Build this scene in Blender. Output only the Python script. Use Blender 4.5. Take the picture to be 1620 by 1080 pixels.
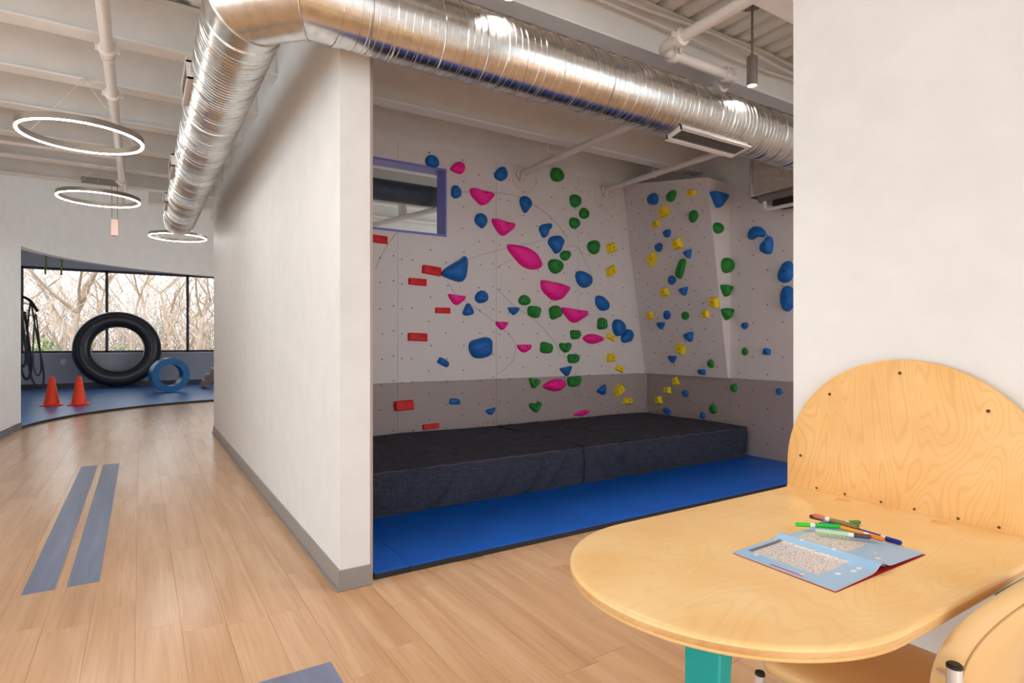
import bpy, bmesh, math, random
from mathutils import Matrix, Vector, noise

for o in list(bpy.data.objects):
    bpy.data.objects.remove(o)
scene = bpy.context.scene
COL = scene.collection
R = math.radians

# ------------------------------------------------------------------ camera
cam_d = bpy.data.cameras.new('camera')
cam = bpy.data.objects.new('camera', cam_d)
COL.objects.link(cam)
cam.location = (0, 0, 1.32)
cam.rotation_euler = (R(90), 0, -math.atan(588 / 927))
cam_d.sensor_width = 36
cam_d.lens = 927 / 1620 * 36
cam_d.clip_end = 300
scene.camera = cam

# ------------------------------------------------------------------ sky, sun, lamps, exposure
world = bpy.data.worlds.new('world')
scene.world = world
world.use_nodes = True
wn = world.node_tree.nodes
wn['Background'].inputs[0].default_value = (0.86, 0.94, 1.0, 1)
wn['Background'].inputs[1].default_value = 2.4

def sun(energy, rot, angle):
    d = bpy.data.lights.new('sun_offscreen', 'SUN'); d.energy = energy; d.angle = R(angle); d.color = (1, .93, .84)
    o = bpy.data.objects.new('sun_offscreen', d); o.rotation_euler = rot; COL.objects.link(o)

def area(name, loc, size, power, color=(1, .96, .92), rot=(0, 0, 0)):
    d = bpy.data.lights.new(name, 'AREA'); d.shape = 'ELLIPSE'; d.size, d.size_y = size
    d.energy = power; d.color = color
    o = bpy.data.objects.new(name, d); o.location = loc; o.rotation_euler = rot; COL.objects.link(o)

sun(3.2, (R(52), 0, R(-18)), 2)
# the next ring lamp of the hall's row, above the top of the frame
area('hall_ring_lamp_offscreen', (-.36, 2.85, 2.90), (.8, .8), 10, (1, .98, .95))
scene.view_settings.view_transform = 'Standard'
scene.view_settings.look = 'None'
scene.view_settings.gamma = 1
scene.view_settings.use_curve_mapping = False
scene.view_settings.exposure = 0.22

# ------------------------------------------------------------------ materials
def lin(c):
    f = lambda v: v / 12.92 if v <= .04045 else ((v + .055) / 1.055) ** 2.4
    return tuple(f(v / 255) for v in c) + (1,)

class NT:
    def __init__(s, name):
        s.m = bpy.data.materials.new(name); s.m.use_nodes = True
        s.t = s.m.node_tree; s.b = s.t.nodes['Principled BSDF']
    def n(s, typ, **kw):
        nd = s.t.nodes.new(typ)
        for k, v in kw.items():
            if k in nd.inputs: nd.inputs[k].default_value = v
            else: setattr(nd, k, v)
        return nd
    def l(s, a, b): s.t.links.new(a, b)
    def coord(s, scale=(1, 1, 1), kind='Object', rand=False):
        tc = s.n('ShaderNodeTexCoord'); mp = s.n('ShaderNodeMapping'); mp.inputs['Scale'].default_value = scale
        s.l(tc.outputs[kind], mp.inputs['Vector'])
        if rand:
            oi = s.n('ShaderNodeObjectInfo'); mul = s.n('ShaderNodeVectorMath', operation='SCALE'); mul.inputs[0].default_value = (17, 31, 7)
            s.l(oi.outputs['Random'], mul.inputs['Scale']); s.l(mul.outputs[0], mp.inputs['Location'])
        return mp.outputs[0]
    def ramp(s, fac, stops):
        r = s.n('ShaderNodeValToRGB'); e = r.color_ramp.elements
        while len(e) < len(stops): e.new(.5)
        for el, (p, c) in zip(e, stops): el.position = p; el.color = c
        s.l(fac, r.inputs[0]); return r.outputs[0]
    def mix(s, fac, a, b, mode='MIX'):
        m = s.n('ShaderNodeMix', data_type='RGBA', blend_type=mode)
        for sock, v in ((m.inputs['Factor'], fac), (m.inputs[6], a), (m.inputs[7], b)):
            if hasattr(v, 'is_output'): s.l(v, sock)
            else: sock.default_value = v
        return m.outputs[2]
    def bump(s, h, strength=.2, dist=.01):
        b = s.n('ShaderNodeBump'); b.inputs['Strength'].default_value = strength; b.inputs['Distance'].default_value = dist
        s.l(h, b.inputs['Height']); s.l(b.outputs[0], s.b.inputs['Normal'])

def paint(name, rgb, rough=.6, var=.03, scale=6, bump=.04, metal=0, spec=.4):
    k = NT(name); c = lin(rgb); v = k.coord((scale,) * 3)
    nz = k.n('ShaderNodeTexNoise'); nz.inputs['Scale'].default_value = 1; nz.inputs['Detail'].default_value = 5; k.l(v, nz.inputs['Vector'])
    lo = tuple(x * (1 - var) for x in c[:3]) + (1,); hi = tuple(min(1, x * (1 + var)) for x in c[:3]) + (1,)
    k.l(k.ramp(nz.outputs['Fac'], [(.3, lo), (.7, hi)]), k.b.inputs['Base Color'])
    k.b.inputs['Roughness'].default_value = rough; k.b.inputs['Metallic'].default_value = metal
    k.b.inputs['Specular IOR Level'].default_value = spec
    if bump:
        n2 = k.n('ShaderNodeTexNoise'); n2.inputs['Scale'].default_value = 25; k.l(v, n2.inputs['Vector']); k.bump(n2.outputs['Fac'], bump, .004)
    return k.m

def wood(name, dark, mid, light, axis=1, rough=.35, rand=False, fine=38, figure=True, spec=.5):
    k = NT(name)
    sc = [9, 9, 9]; sc[axis] = .7
    v = k.coord(tuple(sc), rand=rand)
    n1 = k.n('ShaderNodeTexNoise'); n1.inputs['Scale'].default_value = 1; n1.inputs['Detail'].default_value = 4; n1.inputs['Distortion'].default_value = .6
    k.l(v, n1.inputs['Vector'])
    sc2 = [fine * 2.2] * 3; sc2[axis] = 2.2
    v2 = k.coord(tuple(sc2), rand=rand)
    n2 = k.n('ShaderNodeTexNoise'); n2.inputs['Scale'].default_value = 1; n2.inputs['Detail'].default_value = 3; k.l(v2, n2.inputs['Vector'])
    base = k.ramp(n1.outputs['Fac'], [(.3, lin(dark)), (.5, lin(mid)), (.72, lin(light))])
    fineg = k.ramp(n2.outputs['Fac'], [(.32, (.80, .77, .74, 1)), (.5, (1, 1, 1, 1))])
    col = k.mix(.48, base, fineg, 'MULTIPLY')
    if rand:
        oi = k.n('ShaderNodeObjectInfo')
        t = k.ramp(oi.outputs['Random'], [(0, (.975, .97, .965, 1)), (1, (1.0, 1.0, 1.0, 1))])
        col = k.mix(1, col, t, 'MULTIPLY')
    k.l(col, k.b.inputs['Base Color'])
    k.b.inputs['Roughness'].default_value = rough; k.b.inputs['Specular IOR Level'].default_value = spec
    k.bump(n2.outputs['Fac'], .04, .002)
    return k.m

M = {}
M['wall'] = paint('white_wall_paint', (231, 229, 226), .55)
M['ceil'] = paint('white_ceiling_paint', (235, 232, 228), .5)
M['panel'] = paint('pale_climbing_panel', (222, 212, 209), .6, .02, 30, .08)
M['panel_side'] = M['panel']
M['panel_low'] = paint('grey_brown_climbing_panel', (170, 154, 150), .6, .02, 30, .08)
M['base'] = paint('grey_rubber_base', (150, 143, 138), .4, .03)
M['base_dark'] = paint('dark_grey_rubber_base', (92, 88, 90), .45, .03)
M['trim'] = paint('taupe_edge_trim', (190, 172, 165), .4)
M['purple'] = paint('purple_window_frame', (126, 122, 196), .4)
M['gymwall'] = paint('blue_grey_gym_wall', (194, 196, 206), .6)
M['floor'] = wood('oak_floor_base', (202, 156, 114), (214, 170, 128), (224, 183, 142), 1, .26)
M['plank'] = wood('oak_vinyl_plank', (202, 156, 114), (214, 170, 128), (224, 183, 142), 1, .21, True)
M['inlay'] = wood('blue_grey_vinyl_inlay', (104, 114, 142), (116, 126, 154), (130, 140, 166), 1, .32)
def birch(name, lo, hi, line, sc, rough, amt):
    k = NT(name); v = k.coord(sc)
    n = k.n('ShaderNodeTexNoise'); n.inputs['Scale'].default_value = 1; n.inputs['Detail'].default_value = 2; n.inputs['Distortion'].default_value = .5; k.l(v, n.inputs['Vector'])
    mu = k.n('ShaderNodeMath', operation='MULTIPLY'); mu.inputs[1].default_value = 240; k.l(n.outputs['Fac'], mu.inputs[0])
    si = k.n('ShaderNodeMath', operation='SINE'); k.l(mu.outputs[0], si.inputs[0])
    n2 = k.n('ShaderNodeTexNoise'); n2.inputs['Scale'].default_value = 5; n2.inputs['Detail'].default_value = 4; k.l(k.coord((1, 1, 1)), n2.inputs['Vector'])
    base = k.ramp(n2.outputs['Fac'], [(.32, lin(lo)), (.68, lin(hi))])
    f = k.n('ShaderNodeMapRange'); f.inputs['From Min'].default_value = .35; f.inputs['To Max'].default_value = amt; k.l(si.outputs[0], f.inputs['Value'])
    k.l(k.mix(f.outputs[0], base, lin(line)), k.b.inputs['Base Color'])
    k.b.inputs['Roughness'].default_value = rough
    return k.m
M['birch'] = birch('birch_plywood', (246, 198, 128), (252, 215, 152), (222, 168, 108), (.7, 3.2, 1), .36, .14)
M['birchv'] = birch('birch_plywood_upright', (236, 180, 108), (245, 196, 128), (206, 146, 82), (1, 4.2, 1.1), .42, .26)
M['ply'] = wood('plywood_edge', (205, 150, 90), (222, 172, 112), (232, 190, 135), 0, .4)
M['rampwood'] = paint('brown_ramp_wood', (140, 112, 96), .55, .1)
M['white_metal'] = paint('white_pipe_paint', (226, 218, 212), .35, .02, 8, .03)
M['teal'] = paint('teal_metal', (0, 150, 145), .35, .02)
M['chrome'] = paint('silver_tube', (224, 221, 218), .25, .01, 8, 0, .5)
M['nickel'] = paint('brushed_nickel', (176, 168, 156), .3, .04, 8, 0, .95)
M['greymetal'] = paint('grey_lamp_metal', (140, 132, 126), .4, .04, 8, 0, .6)
M['black'] = paint('black_plastic', (32, 30, 30), .45)
M['bolt'] = paint('dark_bolt', (40, 36, 36), .4)
M['brass'] = paint('dark_brass_screw', (92, 78, 48), .35, .05, 8, 0, .8)
M['rubber'] = paint('black_rubber', (50, 50, 54), .32, .05, 10, .05, 0, .6)
M['matedge'] = paint('black_foam_edge', (45, 42, 42), .8)
M['vinyl'] = paint('tan_vinyl', (228, 186, 128), .38, .02, 20, .06)
M['cone'] = paint('orange_cone_plastic', (255, 66, 22), .4, .02)
M['foam'] = paint('blue_foam_vinyl', (24, 104, 158), .3)
M['foamlight'] = M['foam']
M['bag'] = paint('pale_blue_fabric', (150, 190, 225), .7, .08, 12, .3)
M['strap'] = paint('green_strap', (120, 150, 60), .7)
M['pinkbox'] = paint('pale_pink_plastic', (240, 205, 195), .5)
M['white'] = paint('white_plastic', (240, 240, 238), .4)
M['bark'] = paint('pale_tan_bark', (166, 146, 132), .9, .2, 3, .3)
M['leaf'] = paint('pale_green_leaf', (150, 168, 112), .7, .25, 2, 0)
M['ground'] = paint('leafy_ground', (190, 170, 140), .9, .25, 1, 0)
M['slate'] = paint('slate_duct', (70, 74, 92), .4, .1, 10, .1, .4)
HC = {'b': (18, 102, 180), 'p': (255, 22, 150), 'g': (34, 130, 46), 'y': (248, 212, 18), 'r': (222, 16, 30)}
HN = {'b': 'blue', 'p': 'pink', 'g': 'green', 'y': 'yellow', 'r': 'red'}
for c in HC: M['h' + c] = paint(HN[c] + '_hold_resin', HC[c], .5, .06, 20, .25)

def galvanised():
    k = NT('galvanised_steel'); v = k.coord((14,) * 3)
    vo = k.n('ShaderNodeTexVoronoi'); vo.inputs['Scale'].default_value = 2.2; k.l(v, vo.inputs['Vector'])
    k.l(k.ramp(vo.outputs['Color'], [(0, (.60, .59, .57, 1)), (1, (.76, .75, .73, 1))]), k.b.inputs['Base Color'])
    k.b.inputs['Metallic'].default_value = 1
    nz = k.n('ShaderNodeTexNoise'); nz.inputs['Scale'].default_value = 1.5; k.l(v, nz.inputs['Vector'])
    mr = k.n('ShaderNodeMapRange'); mr.inputs['To Min'].default_value = .17; mr.inputs['To Max'].default_value = .30
    k.l(nz.outputs['Fac'], mr.inputs['Value']); k.l(mr.outputs[0], k.b.inputs['Roughness'])
    return k.m
M['galv'] = galvanised()

def denim():
    k = NT('dark_denim'); 
    v1 = k.coord((12, 12, 260)); v2 = k.coord((260, 200, 14))
    a = k.n('ShaderNodeTexNoise'); a.inputs['Scale'].default_value = 1; k.l(v1, a.inputs['Vector'])
    b = k.n('ShaderNodeTexNoise'); b.inputs['Scale'].default_value = 1; k.l(v2, b.inputs['Vector'])
    mx = k.n('ShaderNodeMath', operation='MULTIPLY'); k.l(a.outputs['Fac'], mx.inputs[0]); k.l(b.outputs['Fac'], mx.inputs[1])
    k.l(k.ramp(mx.outputs[0], [(.12, lin((28, 31, 44))), (.26, lin((43, 47, 62))), (.44, lin((68, 71, 88)))]), k.b.inputs['Base Color'])
    k.b.inputs['Roughness'].default_value = .85; k.bump(mx.outputs[0], .3, .003)
    return k.m
M['denim'] = denim()
M['stitch'] = paint('rust_stitching', (92, 74, 82), .8)

def bluemat(name, rgb, rough=.42, spec=.28):
    k = NT(name); v = k.coord((60, 60, 60)); c = lin(rgb)
    n = k.n('ShaderNodeTexNoise'); n.inputs['Scale'].default_value = 1.5; n.inputs['Detail'].default_value = 6; k.l(v, n.inputs['Vector'])
    n2 = k.n('ShaderNodeTexNoise'); n2.inputs['Scale'].default_value = .06; k.l(v, n2.inputs['Vector'])
    lo = tuple(x * .82 for x in c[:3]) + (1,)
    k.l(k.ramp(n2.outputs['Fac'], [(.3, lo), (.7, c)]), k.b.inputs['Base Color'])
    k.b.inputs['Roughness'].default_value = rough; k.b.inputs['Specular IOR Level'].default_value = spec; k.bump(n.outputs['Fac'], .18, .004)
    return k.m
M['mat'] = bluemat('blue_vinyl_mat', (0, 97, 204))
M['gymmat'] = bluemat('blue_gym_mat', (66, 126, 200), .3, .5)

def glass():
    k = NT('window_glass'); out = k.t.nodes['Material Output']
    tr = k.n('ShaderNodeBsdfTransparent'); tr.inputs[0].default_value = (.97, .985, .98, 1)
    gl = k.n('ShaderNodeBsdfGlossy'); gl.inputs['Roughness'].default_value = .02
    fr = k.n('ShaderNodeFresnel'); fr.inputs[0].default_value = 1.3
    mx = k.n('ShaderNodeMixShader'); k.l(fr.outputs[0], mx.inputs[0]); k.l(tr.outputs[0], mx.inputs[1]); k.l(gl.outputs[0], mx.inputs[2])
    k.l(mx.outputs[0], out.inputs[0]); return k.m
M['glass'] = glass()

def emit(name, col, st):
    k = NT(name); k.b.inputs['Base Color'].default_value = (.9, .9, .9, 1)
    k.b.inputs['Emission Color'].default_value = col + (1,); k.b.inputs['Emission Strength'].default_value = st
    return k.m
M['led'] = emit('led_diffuser', (1, .97, .93), 50)
M['bulb'] = emit('pendant_bulb', (1, .96, .9), 20)

def pages():
    k = NT('colouring_book_print')
    tc = k.n('ShaderNodeTexCoord'); sp = k.n('ShaderNodeSeparateXYZ'); k.l(tc.outputs['UV'], sp.inputs[0])
    def rng(sock, a, b):
        g = k.n('ShaderNodeMath', operation='GREATER_THAN'); g.inputs[1].default_value = a; k.l(sock, g.inputs[0])
        h = k.n('ShaderNodeMath', operation='LESS_THAN'); h.inputs[1].default_value = b; k.l(sock, h.inputs[0])
        m = k.n('ShaderNodeMath', operation='MULTIPLY'); k.l(g.outputs[0], m.inputs[0]); k.l(h.outputs[0], m.inputs[1]); return m.outputs[0]
    def both(a, b):
        m = k.n('ShaderNodeMath', operation='MULTIPLY'); k.l(a, m.inputs[0]); k.l(b, m.inputs[1]); return m.outputs[0]
    U, V = sp.outputs[0], sp.outputs[1]
    mp = k.n('ShaderNodeMapping'); mp.inputs['Scale'].default_value = (58, 34, 1); k.l(tc.outputs['UV'], mp.inputs['Vector'])
    vo = k.n('ShaderNodeTexVoronoi', feature='DISTANCE_TO_EDGE', distance='MANHATTAN') if False else k.n('ShaderNodeTexVoronoi', feature='DISTANCE_TO_EDGE')
    vo.inputs['Scale'].default_value = 1; k.l(mp.outputs[0], vo.inputs['Vector'])
    maze = k.ramp(vo.outputs['Distance'], [(.02, lin((168, 160, 160))), (.12, lin((238, 230, 226)))])
    mp2 = k.n('ShaderNodeMapping'); mp2.inputs['Scale'].default_value = (9, 7, 1); k.l(tc.outputs['UV'], mp2.inputs['Vector'])
    v2 = k.n('ShaderNodeTexVoronoi'); v2.inputs['Scale'].default_value = 1; k.l(mp2.outputs[0], v2.inputs['Vector'])
    sky = k.ramp(v2.outputs['Distance'], [(.14, lin((236, 242, 246))), (.2, lin((160, 202, 236)))])
    col = k.mix(both(rng(U, .10, .42), rng(V, .24, .90)), sky, maze)
    col = k.mix(both(rng(U, .57, .86), rng(V, .40, .92)), col, maze)
    col = k.mix(both(rng(U, .10, .42), rng(V, .90, .95)), col, lin((110, 108, 108)))
    col = k.mix(both(rng(U, .015, .03), rng(V, .30, .62)), col, lin((206, 60, 70)))
    k.l(col, k.b.inputs['Base Color']); k.b.inputs['Roughness'].default_value = .35
    return k.m
M['pages'] = pages()

# ------------------------------------------------------------------ mesh helpers
WORLD = {}
class MB:
    def __init__(s): s.v = []; s.f = []; s.mi = []
    def add(s, vs, fs, mi=0):
        o = len(s.v); s.v += [tuple(p) for p in vs]; s.f += [tuple(i + o for i in f) for f in fs]; s.mi += [mi] * len(fs); return s
    def box(s, x0, x1, y0, y1, z0, z1, mi=0):
        return s.add([(x0, y0, z0), (x1, y0, z0), (x1, y1, z0), (x0, y1, z0), (x0, y0, z1), (x1, y0, z1), (x1, y1, z1), (x0, y1, z1)],
                     [(3, 2, 1, 0), (4, 5, 6, 7), (0, 1, 5, 4), (1, 2, 6, 5), (2, 3, 7, 6), (3, 0, 4, 7)], mi)
    def tube(s, pts, r, n=10, cap=True, mi=0, closed=False):
        pts = [Vector(p) for p in pts]; N = len(pts); rr = r if isinstance(r, (list, tuple)) else [r] * N
        up = None; rings = []
        for i, p in enumerate(pts):
            a = pts[i - 1] if (i > 0 or closed) else p; b = pts[(i + 1) % N] if (i < N - 1 or closed) else p
            t = (b - a).normalized()
            if up is None: up = t.orthogonal().normalized()
            up = (up - t * up.dot(t)).normalized(); w = t.cross(up)
            k = 1
            if 0 < i < N - 1 or closed:
                d1 = (p - a).normalized(); c = max(.5, d1.dot(t)); k = 1 / c if c < .97 else 1
            rings.append([p + (up * math.cos(q * math.tau / n) + w * math.sin(q * math.tau / n)) * rr[i] * k for q in range(n)])
        vs = [v for rg in rings for v in rg]; fs = []
        for i in range(N if closed else N - 1):
            j = (i + 1) % N
            for q in range(n):
                fs.append((i * n + q, i * n + (q + 1) % n, j * n + (q + 1) % n, j * n + q))
        if cap and not closed:
            fs.append(tuple(reversed(range(n)))); fs.append(tuple((N - 1) * n + q for q in range(n)))
        return s.add(vs, fs, mi)
    def cyl(s, p0, p1, r, n=16, mi=0): return s.tube([p0, p1], r, n, True, mi)
    def prism(s, out, fn, mi=0):
        """out: 2D outline; fn(u, v, side) -> 3D, side 0/1"""
        n = len(out)
        vs = [fn(u, v, 0) for u, v in out] + [fn(u, v, 1) for u, v in out]
        fs = [tuple(range(n)), tuple(reversed(range(n, 2 * n)))] + [(i + n, (i + 1) % n + n, (i + 1) % n, i) for i in range(n)]
        return s.add(vs, fs, mi)
    def lathe(s, prof, base, n=24, mi=0):
        vs = []; fs = []
        for r, z in prof:
            for q in range(n):
                a = q * math.tau / n; vs.append((base[0] + r * math.cos(a), base[1] + r * math.sin(a), base[2] + z))
        for i in range(len(prof) - 1):
            for q in range(n): fs.append((i * n + q, i * n + (q + 1) % n, (i + 1) * n + (q + 1) % n, (i + 1) * n + q))
        fs.append(tuple(reversed(range(n)))); fs.append(tuple((len(prof) - 1) * n + q for q in range(n)))
        return s.add(vs, fs, mi)
    def build(s, name, mat, parent=None, sharp=35, bev=0, uv=None, fixn=True):
        xs, ys, zs = zip(*s.v)
        org = Vector(((min(xs) + max(xs)) / 2, (min(ys) + max(ys)) / 2, min(zs)))
        me = bpy.data.meshes.new(name)
        me.from_pydata([Vector(p) - org for p in s.v], [], s.f)
        for m in (mat if isinstance(mat, (list, tuple)) else [mat]): me.materials.append(M[m] if isinstance(m, str) else m)
        if any(s.mi): me.polygons.foreach_set('material_index', s.mi)
        if fixn:
            bm = bmesh.new(); bm.from_mesh(me); bmesh.ops.recalc_face_normals(bm, faces=bm.faces); bm.to_mesh(me); bm.free()
        me.polygons.foreach_set('use_smooth', [True] * len(me.polygons))
        me.set_sharp_from_angle(angle=R(sharp))
        if uv:
            l = me.uv_layers.new(name='uv')
            for lp in me.loops: l.data[lp.index].uv = uv[lp.vertex_index]
        me.update()
        return link(name, me, org, parent, bev)

def link(name, me, org, parent=None, bev=0):
    o = bpy.data.objects.new(name, me); COL.objects.link(o); o.location = org
    WORLD[o] = Vector(org)
    if parent is not None:
        o.parent = parent; o.matrix_parent_inverse = Matrix.Translation(-WORLD[parent])
    if bev:
        b = o.modifiers.new('bevel', 'BEVEL'); b.width = bev; b.segments = 2; b.limit_method = 'ANGLE'; b.angle_limit = R(40)
    return o

def empty(name, loc):
    o = bpy.data.objects.new(name, None); COL.objects.link(o); o.location = loc; o.empty_display_size = .1; WORLD[o] = Vector(loc); return o

def tag(o, label, cat, group=None, kind=None):
    o['label'] = label; o['category'] = cat
    if group: o['group'] = group
    if kind: o['kind'] = kind
    return o

def struct(o, label, cat):
    o['kind'] = 'structure'; o['label'] = label; o['category'] = cat; return o

def bx(name, mat, x0, x1, y0, y1, z0, z1, parent=None, bev=0):
    return MB().box(x0, x1, y0, y1, z0, z1).build(name, mat, parent, bev=bev)

def arc(cx, cy, r, a0, a1, n):
    return [(cx + r * math.cos(R(a0 + (a1 - a0) * i / n)), cy + r * math.sin(R(a0 + (a1 - a0) * i / n))) for i in range(n + 1)]

def bend(pts, rad, n=6):
    """round the corners of a polyline"""
    pts = [Vector(p) for p in pts]; out = [pts[0]]
    for a, b, c in zip(pts, pts[1:], pts[2:]):
        d1 = (a - b).normalized(); d2 = (c - b).normalized(); p = b + d1 * rad; q = b + d2 * rad
        for i in range(n + 1):
            t = i / n; out.append(p * (1 - t) ** 2 + b * 2 * t * (1 - t) + q * t * t)
    out.append(pts[-1]); return out

# ------------------------------------------------------------------ floor
DECK = 3.73; BEAM = 3.37
cy_, sy_ = math.cos(-cam.rotation_euler.z), math.sin(-cam.rotation_euler.z)
floor = struct(bx('floor', 'floor', -7, 7.5, -5, 20.8, -.08, -.003), 'wood-look vinyl plank floor running through the hall', 'floor')
PL, PW = 1.22, .18
pm = MB().box(-PW / 2 + .0003, PW / 2 - .0003, -PL / 2 + .0003, PL / 2 - .0003, -.003, 0)
proto = pm.build('plank', 'plank', floor, bev=.0006)
pmesh = proto.data
CX, CY, CR = 2.2, 10.8, 3.77
random.seed(4); first = True; nplank = 0
for i in range(-15, 17):
    off = random.random() * PL
    for j in range(0, 13):
        x = i * PW + .07; y = .2 + off + j * PL
        vis = False
        for sx in (-1, 1):
            for sy in (-1, 1):
                X, Y = x + sx * PW / 2, y + sy * PL / 2
                zc = sy_ * X + cy_ * Y; xc = cy_ * X - sy_ * Y
                if zc > .5 and abs(xc / zc) < .88 and 1.32 / zc < .6: vis = True
        if not vis: continue
        if x > .95 and y - PL / 2 > 3.10: continue
        if x > 2.3 and y > 2.5 and y - PL / 2 > 3.1: continue
        d = math.hypot(x - CX, y - CY)
        if y > 11 and d > CR + .3: continue
        if x < -1.75: continue
        if x > 1.5 and y < 1.9: continue
        o = proto if first else bpy.data.objects.new('plank', pmesh)
        if not first:
            COL.objects.link(o); o.parent = floor; o.matrix_parent_inverse = Matrix.Translation(-WORLD[floor])
            b = o.modifiers.new('bevel', 'BEVEL'); b.width = .0006; b.segments = 1
        o.location = (x, y, -.003); first = False; nplank += 1
for x0, x1, y0, y1 in ((-.525, -.385, 3.94, 7.64), (-.335, -.19, 3.94, 7.64), (.385, .663, .4, 2.44)):
    o = bx('inlay_strip', 'inlay', x0, x1, y0, y1, .0002, .0012, floor)
    o['label'] = 'blue-grey inlaid floor strip'

# ------------------------------------------------------------------ partition wall
pw = bx('wall_partition', 'wall', .896, 1.06, 3.119, 9.45, 0, DECK)
struct(pw, 'off-white partition wall between the hall and the climbing alcove', 'wall')
tr = bx('trim_1', 'trim', 1.06, 1.09, 3.16, 3.24, 0, DECK - .02)
struct(tr, 'taupe edge strip on the end of the partition wall', 'trim')
bb = MB()
bb.box(.884, .896, 3.119, 9.45, 0.002, .105).box(.8842, 1.064, 3.107, 3.1188, 0.002, .105)
bb.box(.872, .884, 3.107, 9.45, 0.002, .012).box(.872, 1.066, 3.095, 3.107, 0.002, .012)
struct(bb.build('baseboard_partition', 'base'), 'grey rubber cove base along the partition wall', 'baseboard')

# right wall
struct(bx('wall_right', 'wall', 2.26, 2.41, -4, 1.41, 0, DECK), 'large white wall behind the wooden table', 'wall')

# ------------------------------------------------------------------ curved wall with wide opening
RO = CR + .16
cw = MB()
def ring_wall(mb, a0, a1, z0, z1, n, r0=CR, r1=RO):
    A = arc(CX, CY, r0, a0, a1, n); B = arc(CX, CY, r1, a0, a1, n)
    vs = []; fs = []
    for (p, q) in zip(A, B): vs += [(p[0], p[1], z0), (q[0], q[1], z0), (q[0], q[1], z1), (p[0], p[1], z1)]
    for i in range(n):
        for k in range(4): fs.append((i * 4 + k, i * 4 + (k + 1) % 4, i * 4 + 4 + (k + 1) % 4, i * 4 + 4 + k))
    fs += [(0, 1, 2, 3), (n * 4, n * 4 + 3, n * 4 + 2, n * 4 + 1)]
    mb.add(vs, fs)
ring_wall(cw, 40, 180, 2.76, 4.495, 56)
ring_wall(cw, 170.6, 180, 0, 2.76, 5)
cw.prism([(CX - CR, 10.8), (CX - CR - .5, 6), (CX - CR - .66, 6), (CX - RO, 10.8)], lambda u, v, s: (u, v, 0 if s == 0 else DECK - .02))
struct(cw.build('wall_curved', 'wall', sharp=25), 'curved white wall with a wide opening into the gym', 'wall')
cb = MB(); ring_wall(cb, 170.6, 180, .002, .1, 5, CR - .012, CR)
cb.prism([(CX - CR, 10.8), (CX - CR - .5, 6), (CX - CR - .488, 6), (CX - CR + .012, 10.8)], lambda u, v, s: (u, v, .002 if s == 0 else .1))
struct(cb.build('baseboard_curved', 'base_dark'), 'dark grey base along the curved wall', 'baseboard')

# ------------------------------------------------------------------ ceiling: deck, beams, soffit
dk = MB(); pr = []
x = -7.0
while x < 7.4:
    pr += [(x, DECK), (x + .075, DECK), (x + .095, DECK + .045), (x + .15, DECK + .045)]; x += .17
vs = []; fs = []
for (px, pz) in pr: vs += [(px, -5, pz), (px, 9.5, pz)]
for i in range(len(pr) - 1): fs.append((2 * i, 2 * i + 1, 2 * i + 3, 2 * i + 2))
dk.add(vs, fs)
dk.box(-7, 7.4, -5, 9.5, DECK + .05, DECK + .25)
ceil = dk.build('ceiling', 'ceil', fixn=False); struct(ceil, 'white corrugated metal deck ceiling', 'ceiling')
def beam(y, x0, x1):
    m = MB(); D = DECK - .012
    m.box(x0, x1, y - .075, y + .075, BEAM, BEAM + .014).box(x0, x1, y - .006, y + .006, BEAM + .014, D - .012).box(x0, x1, y - .075, y + .075, D - .012, D)
    o = m.build('beam', 'ceil', ceil); o['label'] = 'white painted steel I-beam'
for k in range(-5, 13):
    y = 3.0 + .9 * k + .05
    if y < 3.0: beam(y, -7, 2.25 if y < 1.5 else 7.3)
    elif y < 3.1: beam(y, -7, 7.3)
    elif y < 9.4:
        beam(y, -7, .893)
        if abs(y - 5.75) > .1: beam(y, 1.095, 5.8 if y < 5.7 else 7.3)
    elif y < 10.3: beam(y, .1, 7.3)
    elif y < 11.2: beam(y, 1.0, 5.8)
    elif y < 12.2: beam(y, 1.75, 5.6)
    for xx in ((.886,) if 3.1 < y < 9.4 else ()):
        bx('beam_gap_plate', 'ceil', .889, .8945, y + .078, y + .16, BEAM + .02, BEAM + .1, pw)  # plates added in place of the shaded gaps where beams enter the wall
struct(MB().box(-7, 7.4, 9.52, 15.04, 4.5, 4.62).box(-7, 7.4, 9.50, 9.52, DECK + .02, 4.62).build('ceiling_lobby', 'ceil'), 'higher white ceiling in front of the curved wall', 'ceiling')

# ------------------------------------------------------------------ climbing alcove walls
YB, XS, YF = 5.72, 5.80, 4.40
WX0, WX1, WZ0, WZ1 = 1.5, 2.77, 2.47, 3.155      # opening in the climbing wall
HX0, HX1, HZ0, HZ1 = WX0 - .001, WX1 + .0185, WZ0 - .0225, WZ1 + .0225
def minus(x0, x1, z0, z1):
    """rectangle minus the opening -> list of rectangles"""
    if x1 <= HX0 or x0 >= HX1 or z1 <= HZ0 or z0 >= HZ1: return [(x0, x1, z0, z1)]
    out = []
    if z0 < HZ0: out.append((x0, x1, z0, HZ0))
    if z1 > HZ1: out.append((x0, x1, HZ1, z1))
    a, b = max(z0, HZ0), min(z1, HZ1)
    if x0 < HX0: out.append((x0, HX0, a, b))
    if x1 > HX1: out.append((HX1, x1, a, b))
    return out
core = MB()
for x0, x1, z0, z1 in minus(1.06, 7.3, 0, DECK): core.box(x0, x1, YB + .03, YB + .15, z0, z1)
wb = struct(core.build('wall_back', 'wall'), 'back wall of the alcove carrying pale climbing panels', 'wall')
ZS = .893; SE = [1.096, 2.235, 3.416, 4.607, 5.795]
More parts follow.
